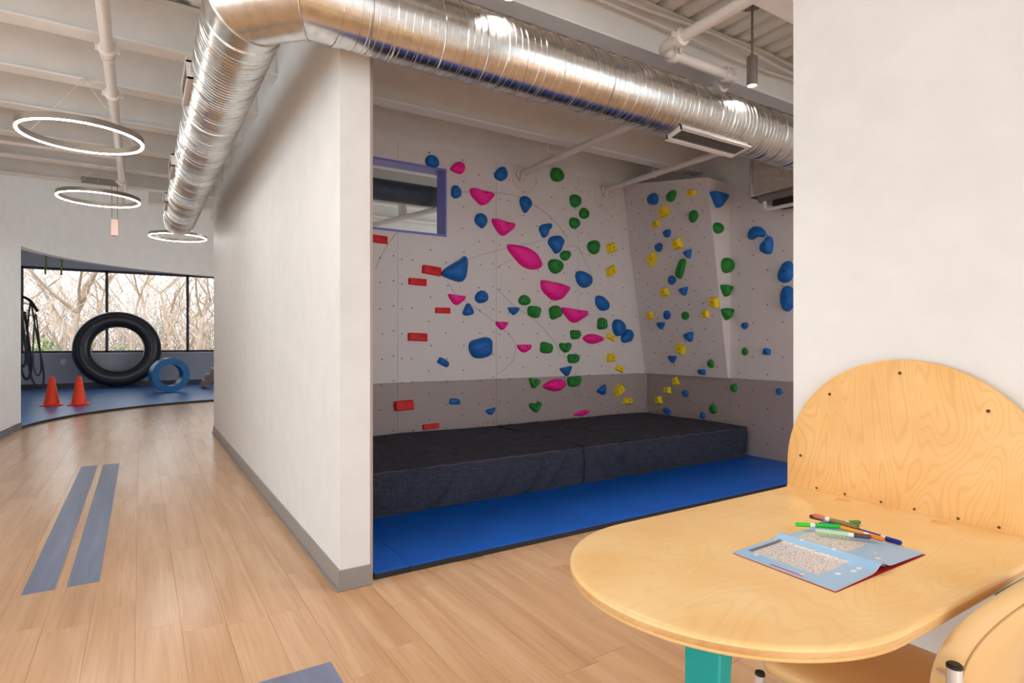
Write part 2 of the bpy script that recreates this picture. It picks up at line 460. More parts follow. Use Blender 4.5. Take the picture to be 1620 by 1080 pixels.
for i in range(4):
    a, b = SE[i] + .0015, SE[i + 1] - .0015
    m = MB()
    for r in minus(a, b, ZS + .002, 3.375): m.box(r[0], r[1], YB, YB + .03, r[2], r[3])
    o = m.build('climbing_panel', 'panel', wb); o['label'] = 'pale upper climbing panel with bolt holes'
    o = bx('climbing_panel', 'panel_low', a, b, YB - .002, YB + .03, .0, ZS - .001, wb); o['label'] = 'grey-brown lower climbing panel'
# bolt holes
def holes(name, pts, fn, parent, r=.0075):
    m = MB()
    for (u, v) in pts:
        ring = [(u + r * math.cos(k * math.tau / 6), v + r * math.sin(k * math.tau / 6)) for k in range(6)]
        m.prism(ring, fn)
    o = m.build(name, 'bolt', parent, fixn=True); o['kind'] = 'stuff'; o['label'] = 'dark threaded bolt holes'; return o
random.seed(11); pts = []
for i in range(4):
    a, b = SE[i], SE[i + 1]
    for j in range(26):
        v = .12 + j * .128
        if v > 3.33: break
        for q in range(3):
            u = a + .16 + q * .4 + (.2 if j % 2 else 0)
            if u < b - .06 and not (WX0 - .05 < u < WX1 + .05 and WZ0 - .05 < v < WZ1 + .05): pts.append((u + random.uniform(-.015, .015), v + random.uniform(-.015, .015)))
        if j % 2 == 0:
            for u in (a + .045, b - .045):
                if not (WX0 - .05 < u < WX1 + .05 and WZ0 - .05 < v < WZ1 + .05): pts.append((u, v + .03 * (u > a + .1)))
holes('bolt_holes', pts, lambda u, v, s: (u, YB - .0035 + s * .002, v), wb)
GROOVES = [[(2.0, 2.052), (2.073, 2.211), (2.228, 2.451)], [(2.803, 1.962), (2.895, 1.843), (3.034, 1.759), (3.39, 1.549)], [(3.416, 1.931), (3.646, 1.744), (3.975, 1.553), (4.179, 1.373), (4.284, 1.243), (4.303, 1.151)], [(3.508, 1.458), (3.611, 1.386), (3.672, 1.283), (3.646, 1.115), (3.508, 0.987), (3.416, 0.946)], [(3.457, 0.433), (3.715, 0.577), (3.993, 0.711)], [(4.617, 0.509), (4.708, 0.67), (4.79, 0.801)], [(2.0, 0.575), (2.43, 0.599), (2.788, 0.658), (3.098, 0.76), (3.399, 0.882)], [(2.0, 0.88), (2.059, 0.795), (2.119, 0.676)], [(2.987, 2.957), (3.374, 3.01), (3.672, 3.006), (3.911, 2.941), (4.179, 2.822), (4.438, 2.603)], [(3.058, 2.227), (3.275, 2.307), (3.491, 2.375), (3.715, 2.438), (4.104, 2.541)], [(4.409, 2.484), (4.597, 2.492), (4.739, 2.29), (4.832, 2.144)], [(3.416, 2.146), (3.517, 2.218), (3.646, 2.271)]]
M['groove'] = paint('routed_groove', (176, 162, 158), .7)
def smooth(pts, n=6):
    P = [Vector(p) for p in pts]; P = [P[0] * 2 - P[1]] + P + [P[-1] * 2 - P[-2]]; out = []
    for i in range(1, len(P) - 2):
        for k in range(n):
            t = k / n; a, b, c, d = P[i - 1:i + 3]
            out.append(.5 * ((2 * b) + (c - a) * t + (2 * a - 5 * b + 4 * c - d) * t * t + (3 * b - a - 3 * c + d) * t ** 3))
    out.append(P[-2]); return out
def ribbon(pts, w, y):
    m = MB(); P = [Vector(p) for p in pts]; vs = []; fs = []
    for i, p in enumerate(P):
        t = (P[min(i + 1, len(P) - 1)] - P[max(i - 1, 0)]).normalized(); n = Vector((-t.y, t.x)) * w / 2
        for q in (p + n, p - n): vs += [(q.x, y, q.y), (q.x, y + .002, q.y)]
    for i in range(len(P) - 1):
        a = i * 4; fs += [(a, a + 4, a + 6, a + 2), (a, a + 1, a + 5, a + 4), (a + 2, a + 6, a + 7, a + 3)]
    return m.add(vs, fs)
for g in GROOVES: ribbon(smooth(g), .0055, YB - .0030).build('groove', 'groove', wb)
for gx, gz, gr in ((3.80, 3.24, .17), (5.05, 3.18, .18)):
    m = MB()
    circ = [(gx + gr * math.cos(R(a)), gz + gr * math.sin(R(a))) for a in range(150, 391, 12)]
    circ = [p for p in circ if p[1] < 3.36 and p[0] < 5.33]
    mm = ribbon(circ, .005, YB - .003); m.add(mm.v, mm.f)
    for k in range(-4, 5):
        d = k * .036; h = math.sqrt(max(0, gr * gr - d * d))
        a = Vector((gx, gz)) + Vector((.6, -.8)) * d - Vector((.8, .6)) * h; b = Vector((gx, gz)) + Vector((.6, -.8)) * d + Vector((.8, .6)) * h
        if b.y > 3.36: b = a + (b - a) * ((3.36 - a.y) / (b.y - a.y))
        if a.y < 3.35 and b.x < 5.34: mm = ribbon([a, b], .005, YB - .003); m.add(mm.v, mm.f)
    m.build('hatched_circle', M.setdefault('groove_pale', paint('pale_groove', (204, 192, 188), .7)), wb)

# opening in the climbing wall, purple frame and the reveal
fr = empty('window_1', (2.1, YB, WZ0))
struct(fr, 'purple framed opening high in the climbing wall', 'window')
bx('window_frame', 'purple', WX0, WX1 + .018, YB - .012, YB + .2, WZ0 - .022, WZ0, fr)
bx('window_frame', 'purple', WX0, WX1 + .018, YB - .012, YB + .2, WZ1, WZ1 + .022, fr)
bx('window_frame', 'purple', WX1, WX1 + .018, YB - .012, YB + .2, WZ0, WZ1, fr)

# side wall: core, lower band, flat upper part, overhanging wedge with its triangular return
ws = struct(bx('wall_side', 'wall', XS + .02, XS + .15, -1.0, YB + .03, 0, DECK), 'side wall of the alcove carrying pale grey climbing panels', 'wall')
for a, b in ((1.0, 2.1), (2.1, 3.25), (3.25, YF), (YF, YB - .004)):
    o = bx('climbing_panel', 'panel_low', XS, XS + .02, a + .0015, b - .0015, 0, ZS, ws); o['label'] = 'grey-brown lower climbing panel'
m = MB().prism([(2.0, ZS + .002), (YF - .001, ZS + .002), (YF - .001, 3.145), (4.133, 3.09), (3.3, 2.93), (2.0, 2.7)], lambda u, v, s: (XS + .02 * s, u, v))
o = m.build('climbing_panel', 'panel_side', ws); o['label'] = 'flat pale grey climbing panel beside the duct box'
KO = .40 / 2.48
def over(y, z): return 5.76 - KO * (z - .89)
w = MB()
vs = [(5.76, YF + .012, .893), (5.76, YB - .004, .893), (over(0, 3.385), YB - .004, 3.385), (over(0, 3.17), YF + .012, 3.17),
      (XS + .02, YF + .012, .893), (XS + .02, YB - .004, .893), (XS + .02, YB - .004, 3.385), (XS + .02, YF + .012, 3.17)]
w.add(vs, [(0, 1, 2, 3), (4, 7, 6, 5), (0, 4, 5, 1), (3, 2, 6, 7), (0, 3, 7, 4), (1, 5, 6, 2)])
o = w.build('climbing_panel', 'panel_side', ws); o['label'] = 'pale grey climbing panel leaning out over the pads'
rt = MB().prism([(5.758, .893), (XS + .018, .893), (XS + .018, 3.15), (over(0, 3.17), 3.17)], lambda u, v, s: (u, YF + .012 * s, v))
o = rt.build('climbing_panel', 'panel', ws); o['label'] = 'pale tall triangular return panel closing the leaning panel'
pts = []
for j in range(16):
    for q in range(6):
        y = 4.52 + q * .22 + (.11 if j % 2 else 0); z = 1.02 + j * .15
        if y < 5.66 and z < 3.15: pts.append((y + random.uniform(-.02, .02), z))
nv = Vector((-1, 0, -KO)).normalized()
holes('bolt_holes', pts, lambda u, v, s: (over(0, v) + nv.x * (.002 - s * .003), u, v + nv.z * (.002 - s * .003)), ws)
pts = [(3.2 + q * .36 + (.18 if j % 2 else 0), .2 + j * .19) for j in range(15) for q in range(8)]
pts = [p for p in pts if (p[0] < YF - .05 and p[1] < 2.9) or (p[1] < .8 and p[0] < 5.6)]
holes('bolt_holes', pts, lambda u, v, s: (XS - .001 + s * .002 - .001, u, v), ws)

# ------------------------------------------------------------------ gym beyond the opening
GY = 20.36
gw = MB().box(-2.85, 6.2, GY, GY + .2, 0, 1.0).box(-2.85, 6.2, GY, GY + .2, 3.36, 4.5).box(-2.85, -2.72, GY, GY + .2, 1.0, 3.36).box(5.3, 6.2, GY, GY + .2, 1.0, 3.36)
struct(gw.build('wall_gym_back', 'gymwall'), 'blue-grey gym wall below and above the long window', 'wall')
struct(bx('wall_gym_left', 'gymwall', -3.0, -2.85, 11.6, GY + .2, 0, 4.5), 'blue-grey side wall of the gym', 'wall')
struct(bx('wall_gym_right', 'gymwall', 6.2, 6.35, 14.5, GY + .2, 0, 4.5), 'gym side wall past the partition', 'wall')
struct(bx('ceiling_gym', 'ceil', -3.0, 6.35, 15.05, GY + .2, 4.3, 4.5), 'white ceiling over the gym', 'ceiling')
struct(bx('baseboard_gym', 'base_dark', -2.85, 6.2, GY - .015, GY, .042, .16), 'dark base below the gym window', 'baseboard')
win = empty('window_2', (1.2, GY, 1.0)); struct(win, 'long gym window with dark mullions looking onto bare trees', 'window')
M['mull'] = paint('dark_window_frame', (72, 70, 78), .4)
mx = [-2.70, -.81, 1.22, 3.24, 5.28]
for xx in mx: bx('mullion', 'mull', xx - .035, xx + .035, GY + .03, GY + .12, 1.0, 3.36, win)
bx('window_frame', 'mull', -2.72, 5.3, GY + .03, GY + .12, 1.0, 1.06, win)
bx('window_frame', 'mull', -2.72, 5.3, GY + .03, GY + .12, 3.29, 3.36, win)
for a, b in zip(mx, mx[1:]): bx('pane', 'glass', a + .035, b - .035, GY + .07, GY + .078, 1.06, 3.29, win)
sill = bx('window_sill', 'white', -2.72, 5.3, GY - .03, GY + .03, .975, 1.0, win)
# wall closing the rear room behind the climbing wall
struct(bx('wall_rear_room', 'wall', 1.06, 7.3, 9.45, 9.6, 0, DECK), 'plain wall of the room behind the climbing wall', 'wall')
struct(bx('ground', 'ground', -60, 70, GY + .25, 120, -.5, -.4), 'pale leafy ground outside the gym window', 'ground')

# ------------------------------------------------------------------ round duct
DX, DY, DZ, DR = .44, 2.83, 2.94, .187
duct = empty('air_duct', (DX, DY, DZ - DR)); tag(duct, 'round galvanised spiral duct bending from the hall across the alcove', 'duct')
ER = .36
MB().tube([(DX + ER, DY, DZ), (5.7, DY, DZ)], DR, 56, False).build('duct_run', 'galv', duct)
MB().tube([(DX, DY + ER, DZ), (DX, 9.03, DZ)], DR, 56, False).build('duct_run', 'galv', duct)
ep = [(DX, DY + ER + .001, DZ)]
for a in (202.5, 247.5):
    k = ER / math.cos(R(22.5))
    ep.append((DX + ER + k * math.cos(R(a)), DY + ER + k * math.sin(R(a)), DZ))
ep.append((DX + ER - .001, DY, DZ))
def ringpts(p, nrm, r, n=56):
    t = Vector(nrm).normalized(); w = Vector((0, 0, 1)); u = t.cross(w)
    return [Vector(p) + u * math.cos(q * math.tau / n) * r + w * math.sin(q * math.tau / n) * r for q in range(n)]
dirs = [Vector((0, -1, 0)), Vector((1, -1, 0)).normalized(), Vector((1, 0, 0))]
planes = [dirs[0], (dirs[0] + dirs[1]).normalized(), (dirs[1] + dirs[2]).normalized(), dirs[2]]
rings = []
for i, p in enumerate(ep):
    d = dirs[min(i, 2)]; base = ringpts((0, 0, 0), d, DR)
    nrm = planes[i]
    rings.append([Vector(p) + q - d * (q.dot(nrm) / d.dot(nrm)) for q in base])
for i in range(3):
    n = 56
    if i < 2:
        A = [Vector(ep[i]) + q - dirs[i] * (q.dot(planes[i]) / dirs[i].dot(planes[i])) for q in ringpts((0, 0, 0), dirs[i], DR)]
        B = [Vector(ep[i + 1]) + q - dirs[i] * (q.dot(planes[i + 1]) / dirs[i].dot(planes[i + 1])) for q in ringpts((0, 0, 0), dirs[i], DR)]
    else:
        A = [Vector(ep[2]) + q - dirs[2] * (q.dot(planes[2]) / dirs[2].dot(planes[2])) for q in ringpts((0, 0, 0), dirs[2], DR)]
        B = [Vector(ep[3]) + q for q in ringpts((0, 0, 0), dirs[2], DR)]
    MB().add(A + B, [(q, (q + 1) % n, n + (q + 1) % n, n + q) for q in range(n)]).build('elbow_segment', 'galv', duct)
    if i: MB().tube([p + (p - Vector(ep[i])).normalized() * .003 for p in A], .005, 6, closed=True).build('elbow_seam', 'galv', duct)
def helix(a, b, ax, pitch, r, n=56):
    L = b - a; N = int(L / pitch * n); pts = []
    for i in range(N + 1):
        t = a + L * i / N; q = i * math.tau / n; c, s = math.cos(q) * (DR + r * .35), math.sin(q) * (DR + r * .35)
        pts.append((t, DY + c, DZ + s) if ax == 0 else (DX + c, t, DZ + s))
    return MB().tube(pts, r, 4)
helix(DX + ER + .05, 5.7, 0, .125, .0045).build('spiral_seam', 'galv', duct)
helix(DX + ER + .05, 5.7, 0, .0417, .0018).build('spiral_rib', 'galv', duct)
helix(DY + ER + .06, 9.0, 1, .16, .0028).build('spiral_seam', 'galv', duct)
helix(DY + ER + .06, 9.0, 1, .04, .0015).build('spiral_rib', 'galv', duct)
def band(p0, p1): MB().tube([p0, p1], DR + .006, 48).build('duct_collar', 'galv', duct)
band((DX, DY + ER - .02, DZ), (DX, DY + ER + .05, DZ)); band((DX + ER - .012, DY, DZ), (DX + ER + .014, DY, DZ))
for y in (4.55, 6.75, 8.2): MB().tube([(DX, y, DZ), (DX, y + .012, DZ)], DR + .006, 48).build('duct_collar', 'galv', duct)
MB().tube([(DX, 9.025, DZ), (DX, 9.05, DZ)], DR + .004, 48).build('end_cap', 'galv', duct)
def register(name, ax, t0, t1, ang, W=.055, H=.03):
    """raised slot register lying against the duct; ang = direction round the axis"""
    root = None; m = MB(); c, s = math.cos(R(ang)), math.sin(R(ang))
    def P(t, w, h):
        r0 = DR - .006 + h; x = c * r0 - s * w; z = s * r0 + c * w
        return (t, DY + x, DZ + z) if ax == 0 else (DX + x, t, DZ + z)
    def bxp(mm, ta, tb, wa, wb, ha, hb):
        mm.add([P(ta, wa, ha), P(tb, wa, ha), P(tb, wb, ha), P(ta, wb, ha), P(ta, wa, hb), P(tb, wa, hb), P(tb, wb, hb), P(ta, wb, hb)],
               [(0, 1, 2, 3), (4, 7, 6, 5), (0, 4, 5, 1), (1, 5, 6, 2), (2, 6, 7, 3), (3, 7, 4, 0)])
    for a in ((t0, t1, -W, -W + .012), (t0, t1, W - .012, W), (t0, t0 + .012, -W, W), (t1 - .012, t1, -W, W)): bxp(m, *a, -.02, H)
    bxp(m, t0, t1, -W - .018, -W, H - .005, H); bxp(m, t0, t1, W, W + .018, H - .005, H)
    root = m.build('register', 'white_metal', duct)
    d = MB(); bxp(d, t0 + .013, t1 - .013, -W + .013, W - .013, .0, .012); d.build('register_back', 'greymetal', root)
    for k in range(6):
        b = MB(); w = -W + .018 + k * (2 * W - .036) / 6; bxp(b, t0 + .013, t1 - .013, w, w + .006, .013, H - .006); b.build('louvre', 'greymetal', root)
register('register', 0, 3.08, 3.80, 258, .07, .03)
register('register', 1, 3.95, 4.42, 183); register('register', 1, 6.0, 6.5, 183); register('register', 1, 7.6, 8.1, 183)

# ------------------------------------------------------------------ sprinkler pipes
def coupling(m, p, d, r):
    p = Vector(p); d = Vector(d).normalized()
    m.tube([p - d * .03, p - d * .02, p + d * .02, p + d * .03], [r * 1.15, r * 1.5, r * 1.5, r * 1.15], 14)
    s = d.cross(Vector((0, 0, 1))).normalized()
    for k in (-1, 1):
        q = p + s * k * r * 1.6; m.box(q.x - .012, q.x + .012, q.y - .012, q.y + .012, q.z - .018, q.z + .018)
def pipe(name, label, pts, r, coups=(), hangers=(), rad=.07):
    P = bend(pts, rad) if len(pts) > 2 else [Vector(p) for p in pts]
    root = MB().tube(P, r, 16).build(name, 'white_metal'); tag(root, label, 'pipe')
    for p, d in coups: m = MB(); coupling(m, p, d, r); m.build('coupling', 'white_metal', root)
    for p in hangers:
        p = Vector(p); m = MB()
        m.tube([p + Vector((math.cos(a * math.tau / 16) * (r + .006), 0, math.sin(a * math.tau / 16) * (r + .006))) for a in range(16)], .005, 5, closed=True)
        m.cyl(p + Vector((0, 0, r + .005)), (p.x, p.y, BEAM - .002), .006, 6); m.box(p.x - .03, p.x + .03, p.y - .02, p.y + .02, BEAM - .012, BEAM - .002)
        m.build('hanger', 'white_metal', root)
    return root
pipe('sprinkler_pipe', 'long white sprinkler pipe running down the hall ceiling', [(-.185, -1, 3.27), (-.185, 10.2, 3.27)], .036,
     [((-.185, 4.75, 3.27), (0, 1, 0)), ((-.185, 5.6, 3.27), (0, 1, 0)), ((-.185, 8.6, 3.27), (0, 1, 0))], [(-.185, 4.86, 3.27), (-.185, 8.46, 3.27)])
pipe('branch_pipe', 'thin white branch pipe joining the hall sprinkler pipe', [(-6, 7.65, 3.31), (-.22, 7.65, 3.31)], .02)
pj = pipe('sprinkler_pipe', 'white pipe stepping sideways above the duct and reaching the climbing wall',
     [(2.93, -.5, 3.27), (2.93, 2.78, 3.27), (3.74, 2.78, 3.27), (3.74, 5.74, 3.27)], .037,
     [((2.93, 2.60, 3.27), (0, 1, 0)), ((3.06, 2.78, 3.27), (1, 0, 0)), ((3.62, 2.78, 3.27), (1, 0, 0)), ((3.74, 2.92, 3.27), (0, 1, 0))], [(3.74, 4.85, 3.27)], .09)
pk = pipe('sprinkler_pipe', 'white pipe over the corner of the climbing walls', [(5.03, 2.2, 3.26), (5.03, 5.74, 3.26)], .034, [((5.03, 3.9, 3.26), (0, 1, 0))], [(5.03, 4.85, 3.26)])
for root, x in ((pj, 3.74), (pk, 5.03)):
    m = MB().tube(bend([(x - .012, 5.60, 3.30), (x - .012, 5.66, 3.20), (x + .0, 5.70, 3.19), (x + .05, 5.70, 3.25)], .025), .018, 10)
    m.cyl((x, 5.69, 3.265), (x, 5.712, 3.265), .062, 20)
    m.build('escutcheon', 'white_metal', root)
m = MB().tube(bend([(3.74, 5.05, 3.30), (3.74, 5.05, 3.34), (3.66, 5.05, 3.34), (3.66, 5.05, 3.30 + .16)], .02), .011, 8).build('sprinkler_head', 'white_metal', pj)
m = MB().cyl((3.66, 5.05, 3.462), (3.66, 5.05, 3.49), .016, 10).build('sprinkler_head', M.setdefault('copper', paint('copper', (200, 130, 100), .35, .03, 8, 0, .7)), pj)
for k, (yy, zz, label) in enumerate([(2.94, 3.66, 'upper thin white conduit clipped along the ceiling beam'), (2.90, 3.60, 'middle thin white conduit clipped along the ceiling beam'), (2.955, 3.56, 'lower thin white conduit clipped along the ceiling beam')]):
    P = [(1.2 + i * .35, yy + .012 * math.sin(i * 1.3 + k), zz + .02 * math.sin(i * .9 + 2 * k)) for i in range(17)]
    tag(MB().tube(P, .011, 8).build('conduit', 'white_metal'), label, 'conduit', 'conduits along the beam')

# cylinder pendant
for px_, py_, label in ((3.64, 2.58, 'grey cylinder pendant lamp hanging beside the stepped white pipe'), (1.63, 2.60, 'grey cylinder pendant lamp hanging above the duct near the partition wall')):
    pd = empty('pendant_lamp', (px_, py_, 3.12)); tag(pd, label, 'lamp', 'cylinder pendants beside the duct')
    sh = MB()
    N_ = 28; pr_ = [(.030, .012), (.032, 0), (.036, .003), (.036, .20), (.03, .207), (.009, .207)]
    vs = [(px_ + r * math.cos(q * math.tau / N_), py_ + r * math.sin(q * math.tau / N_), 3.12 + z) for r, z in pr_ for q in range(N_)]
    sh.add(vs, [(i * N_ + q, i * N_ + (q + 1) % N_, (i + 1) * N_ + (q + 1) % N_, (i + 1) * N_ + q) for i in range(len(pr_) - 1) for q in range(N_)])
    sh.build('lamp_shade', 'greymetal', pd)
    MB().cyl((px_, py_, 3.130), (px_, py_, 3.136), .0305, 20).build('bulb', 'bulb', pd)
    MB().cyl((px_, py_, 3.325), (px_, py_, 3.69), .008, 8).build('rod', 'greymetal', pd)
    MB().cyl((px_, py_, 3.69), (px_, py_, 3.722), .085, 24).build('canopy', 'greymetal', pd)
    ld = bpy.data.lights.new('pendant_lamp_light', 'SPOT'); ld.energy = 80; ld.spot_size = R(115); ld.spot_blend = .8; ld.shadow_soft_size = .03; ld.color = (1, .96, .92)
    lo = bpy.data.objects.new('pendant_lamp_light', ld); lo.location = (px_, py_, 3.10); COL.objects.link(lo)

# ring pendants
for (x, y, z, label) in ((-.372, 5.50, 2.86, 'thin metal ring pendant hanging below the steel beams beside the duct bend'), (-.395, 8.15, 2.93, 'thin metal ring pendant with a small pink box hanging under it'), (.50, 10.55, 2.94, 'thin metal ring pendant hanging behind the open duct end')):
    rt_ = empty('ring_lamp', (x, y, z)); tag(rt_, label, 'lamp', 'ring pendants in the hall')
    def rect(r0, r1, z0, z1, n=56):
        m = MB(); vs = []; fs = []
        for q in range(n):
            c, s = math.cos(q * math.tau / n), math.sin(q * math.tau / n)
            vs += [(x + r0 * c, y + r0 * s, z0), (x + r1 * c, y + r1 * s, z0), (x + r1 * c, y + r1 * s, z1), (x + r0 * c, y + r0 * s, z1)]
        for q in range(n):
            for k in range(4): fs.append((q * 4 + k, q * 4 + (k + 1) % 4, (q + 1) % n * 4 + (k + 1) % 4, (q + 1) % n * 4 + k))
        return m.add(vs, fs)
    rect(.378, .40, z + .006, z + .05).build('ring', 'nickel', rt_)
    rect(.381, .397, z, z + .006).build('diffuser', 'led', rt_)
    top = 3.368 if y < 9 else 3.345
    for a in (30, 150, 270):
        MB().tube([(x + .389 * math.cos(R(a)), y + .389 * math.sin(R(a)), z + .05), (x, y + (.15 if y < 6 else .2), top)], .0015, 5).build('cable', 'white_metal', rt_)
    MB().cyl((x, y + (.15 if y < 6 else .2), top - .012), (x, y + (.15 if y < 6 else .2), top), .03, 12).build('canopy', 'white_metal', rt_)
sn = empty('hanging_box', (-.275, 9.0, 2.66)); tag(sn, 'small pale pink box hung on two wires from the hall ceiling', 'sensor')
MB().box(-.315, -.235, 8.96, 9.04, 2.66, 2.87).build('housing', 'pinkbox', sn, bev=.008)
for dx in (-.03, .03): MB().cyl((-.275 + dx, 9.0, 2.87), (-.275 + dx, 9.0, 3.30), .004, 6).build('wire', 'greymetal', sn)
MB().box(-.62, -.225, 8.97, 9.03, 3.30, 3.365).build('bracket', 'greymetal', sn)

# galvanised box on the side wall
hb = empty('fan_coil_unit', (5.6, 3.2, 2.7)); tag(hb, 'galvanised metal duct box with piping under it by the climbing side wall', 'duct box')
m = MB().box(5.42, 5.79, 3.04, 3.84, 2.84, 3.70); m.build('casing', 'galv', hb, bev=.006)
MB().box(5.40, 5.79, 3.84, 3.862, 2.82, 3.70).build('flange', 'galv', hb)
MB().box(5.46, 5.79, 3.04, 3.80, 2.77, 2.838).build('drain_tray', 'greymetal', hb)
MB().box(5.50, 5.70, 3.04, 3.66, 2.70, 2.769).build('coil', 'black', hb)
MB().tube(bend([(5.46, 3.72, 2.768), (5.46, 3.72, 2.68), (5.46, 3.04, 2.68)], .05), .018, 10).build('pipe', 'white_metal', hb)

# things of the rear room seen through the opening
rd = MB().tube([(1.3, 7.0, 3.20), (6.9, 7.0, 3.20)], .13, 28).build('round_duct', 'slate'); tag(rd, 'dark round duct in the room behind the climbing wall', 'duct')
for i in range(60): pass
hx = MB()
N = 1300; hx.tube([(1.35 + 2.6 * i / N, 7.0 + .132 * math.cos(i * math.tau / 22), 3.20 + .132 * math.sin(i * math.tau / 22)) for i in range(N)], .004, 4)
hx.build('spiral_rib', 'slate', rd)
rp = pipe('rear_pipe', 'white sprinkler pipe in the room behind the climbing wall', [(2.62, 9.0, 3.0), (3.35, 6.2, 3.0)], .035, [((2.68, 8.77, 3.0), (-.25, .97, 0)), ((2.78, 8.39, 3.0), (-.25, .97, 0))])
MB().box(2.98, 3.06, 7.5, 7.6, 3.03, 3.365).build('bracket', 'white_metal', rp)

# ------------------------------------------------------------------ blue mats and crash pads
for a, b, label in ((1.096, 1.305, 'narrow blue mat strip beside the partition wall'), (1.308, 5.79, 'long blue vinyl mat under the crash pads')):
    root = empty('floor_mat', ((a + b) / 2, 4.4, 0)); tag(root, label, 'mat')
    bx('mat_top', 'mat', a, b, 3.145, 5.715, .033, .040, root); bx('foam_core', 'matedge', a, b, 3.145, 5.715, .0005, .0325, root)

def pad(x0, x1, y0, y1, z0, z1, seed, folds, label):
    root = empty('crash_pad', ((x0 + x1) / 2, (y0 + y1) / 2, z0)); tag(root, label, 'crash pad', 'denim crash pads')
    bm = bmesh.new(); bmesh.ops.create_cube(bm, size=1)
    bmesh.ops.subdivide_edges(bm, edges=bm.edges[:], cuts=79, use_grid_fill=True)
    cx, cyy, cz = (x0 + x1) / 2, (y0 + y1) / 2, (z0 + z1) / 2; sx, sy, sz = x1 - x0, y1 - y0, z1 - z0
    for v in bm.verts:
        c = v.co.copy(); e = .5
        x, y, z = cx + c.x * sx, cyy + c.y * sy, cz + c.z * sz
        fx = max(0, abs(c.x) * sx - (sx / 2 - .035)) / .035; fy = max(0, abs(c.y) * sy - (sy / 2 - .035)) / .035; fz = max(0, abs(c.z) * sz - (sz / 2 - .035)) / .035
        if fx > .9 and fy > .5: y -= math.copysign(.015 * fy, c.y)
        if c.z > .49:
            z += -.012 * (max(fx, fy) ** 2) + .010 * noise.noise(Vector((x * 1.3 + seed, y * 1.3, 0))) + .012 * math.exp(-((c.x) ** 2 + c.y ** 2) * 3)
            z += .006 * noise.noise(Vector((x * 7 + seed, y * 2.4 + x * 3, 0))) * (1 if folds[0] - 1.0 < x < folds[1] + .3 else .35)
        elif c.y < -.49 and c.z > -.49:
            top = (c.z + .5)
            for k in range(8):
                fxk = folds[0] + (folds[1] - folds[0]) * (k + .5) / 8 + .05 * math.sin(k * 3.7 + seed)
                lean = folds[2] * (1 - top) * (.5 + .2 * math.sin(k * 2.1))
                d = (x - fxk - lean) / (.042 + .014 * math.sin(k * 5.3))
                y -= .034 * math.exp(-d * d) * math.sin(math.pi * min(1, max(0, top * 1.02))) ** .8
            y += .012 * noise.noise(Vector((x * 2.5 + seed, z * 4, 1))) - .012 * math.sin(math.pi * top)
        v.co = (x, max(y, y0 - .07), max(z, z0))
    me = bpy.data.meshes.new('cover'); 
    org = Vector((cx, cyy, z0))
    bmesh.ops.translate(bm, verts=bm.verts, vec=-org); bm.to_mesh(me); bm.free(); me.materials.append(M['denim'])
    me.polygons.foreach_set('use_smooth', [True] * len(me.polygons)); me.set_sharp_from_angle(angle=R(60))
    link('cover', me, org, root)
    P = [(x0 + .01 + (x1 - x0 - .02) * i / 40, y0 - .002, z1 - .012 + .004 * math.sin(i * 1.7 + seed)) for i in range(41)]
    MB().tube(P, .0045, 6).build('seam', 'stitch', root)
    MB().tube([(x1 - .004, y0 + .01 + (y1 - y0 - .03) * i / 20, z1 - .012) for i in range(21)], .004, 6).build('seam', 'stitch', root)
pad(1.10, 3.372, 4.11, 5.685, .0405, .374, 1.3, (1.9, 3.2, -.35), 'dark denim crash pad with deep front folds next to the partition wall')
pad(3.385, 5.72, 4.11, 5.685, .0405, .374, 5.1, (3.45, 4.3, .55), 'dark denim crash pad in the corner of the climbing walls')
for xx, w_ in ((3.28, .24), (5.2, .26)):
    m = MB(); random.seed(int(xx * 10)); 
    for k in range(60):
        a = random.uniform(-w_ / 2, w_ / 2); h = .055 * (1 - (2 * a / w_) ** 2) * random.random(); m.tube([(xx + a, 5.705, .30), (xx + a + random.uniform(-.03, .03), 5.702 + random.uniform(-.006, .006), .372 + h)], .004, 4)
    tag(m.build('foam_crumbs', M.setdefault('crumb', paint('pinkish_foam_crumb', (214, 180, 176), .9, .2, 40)), ), 'pinkish shredded foam wedged behind the %s crash pad' % ('left of the two' if False else ('partition-side' if xx < 4 else 'corner')), 'foam', kind='stuff')

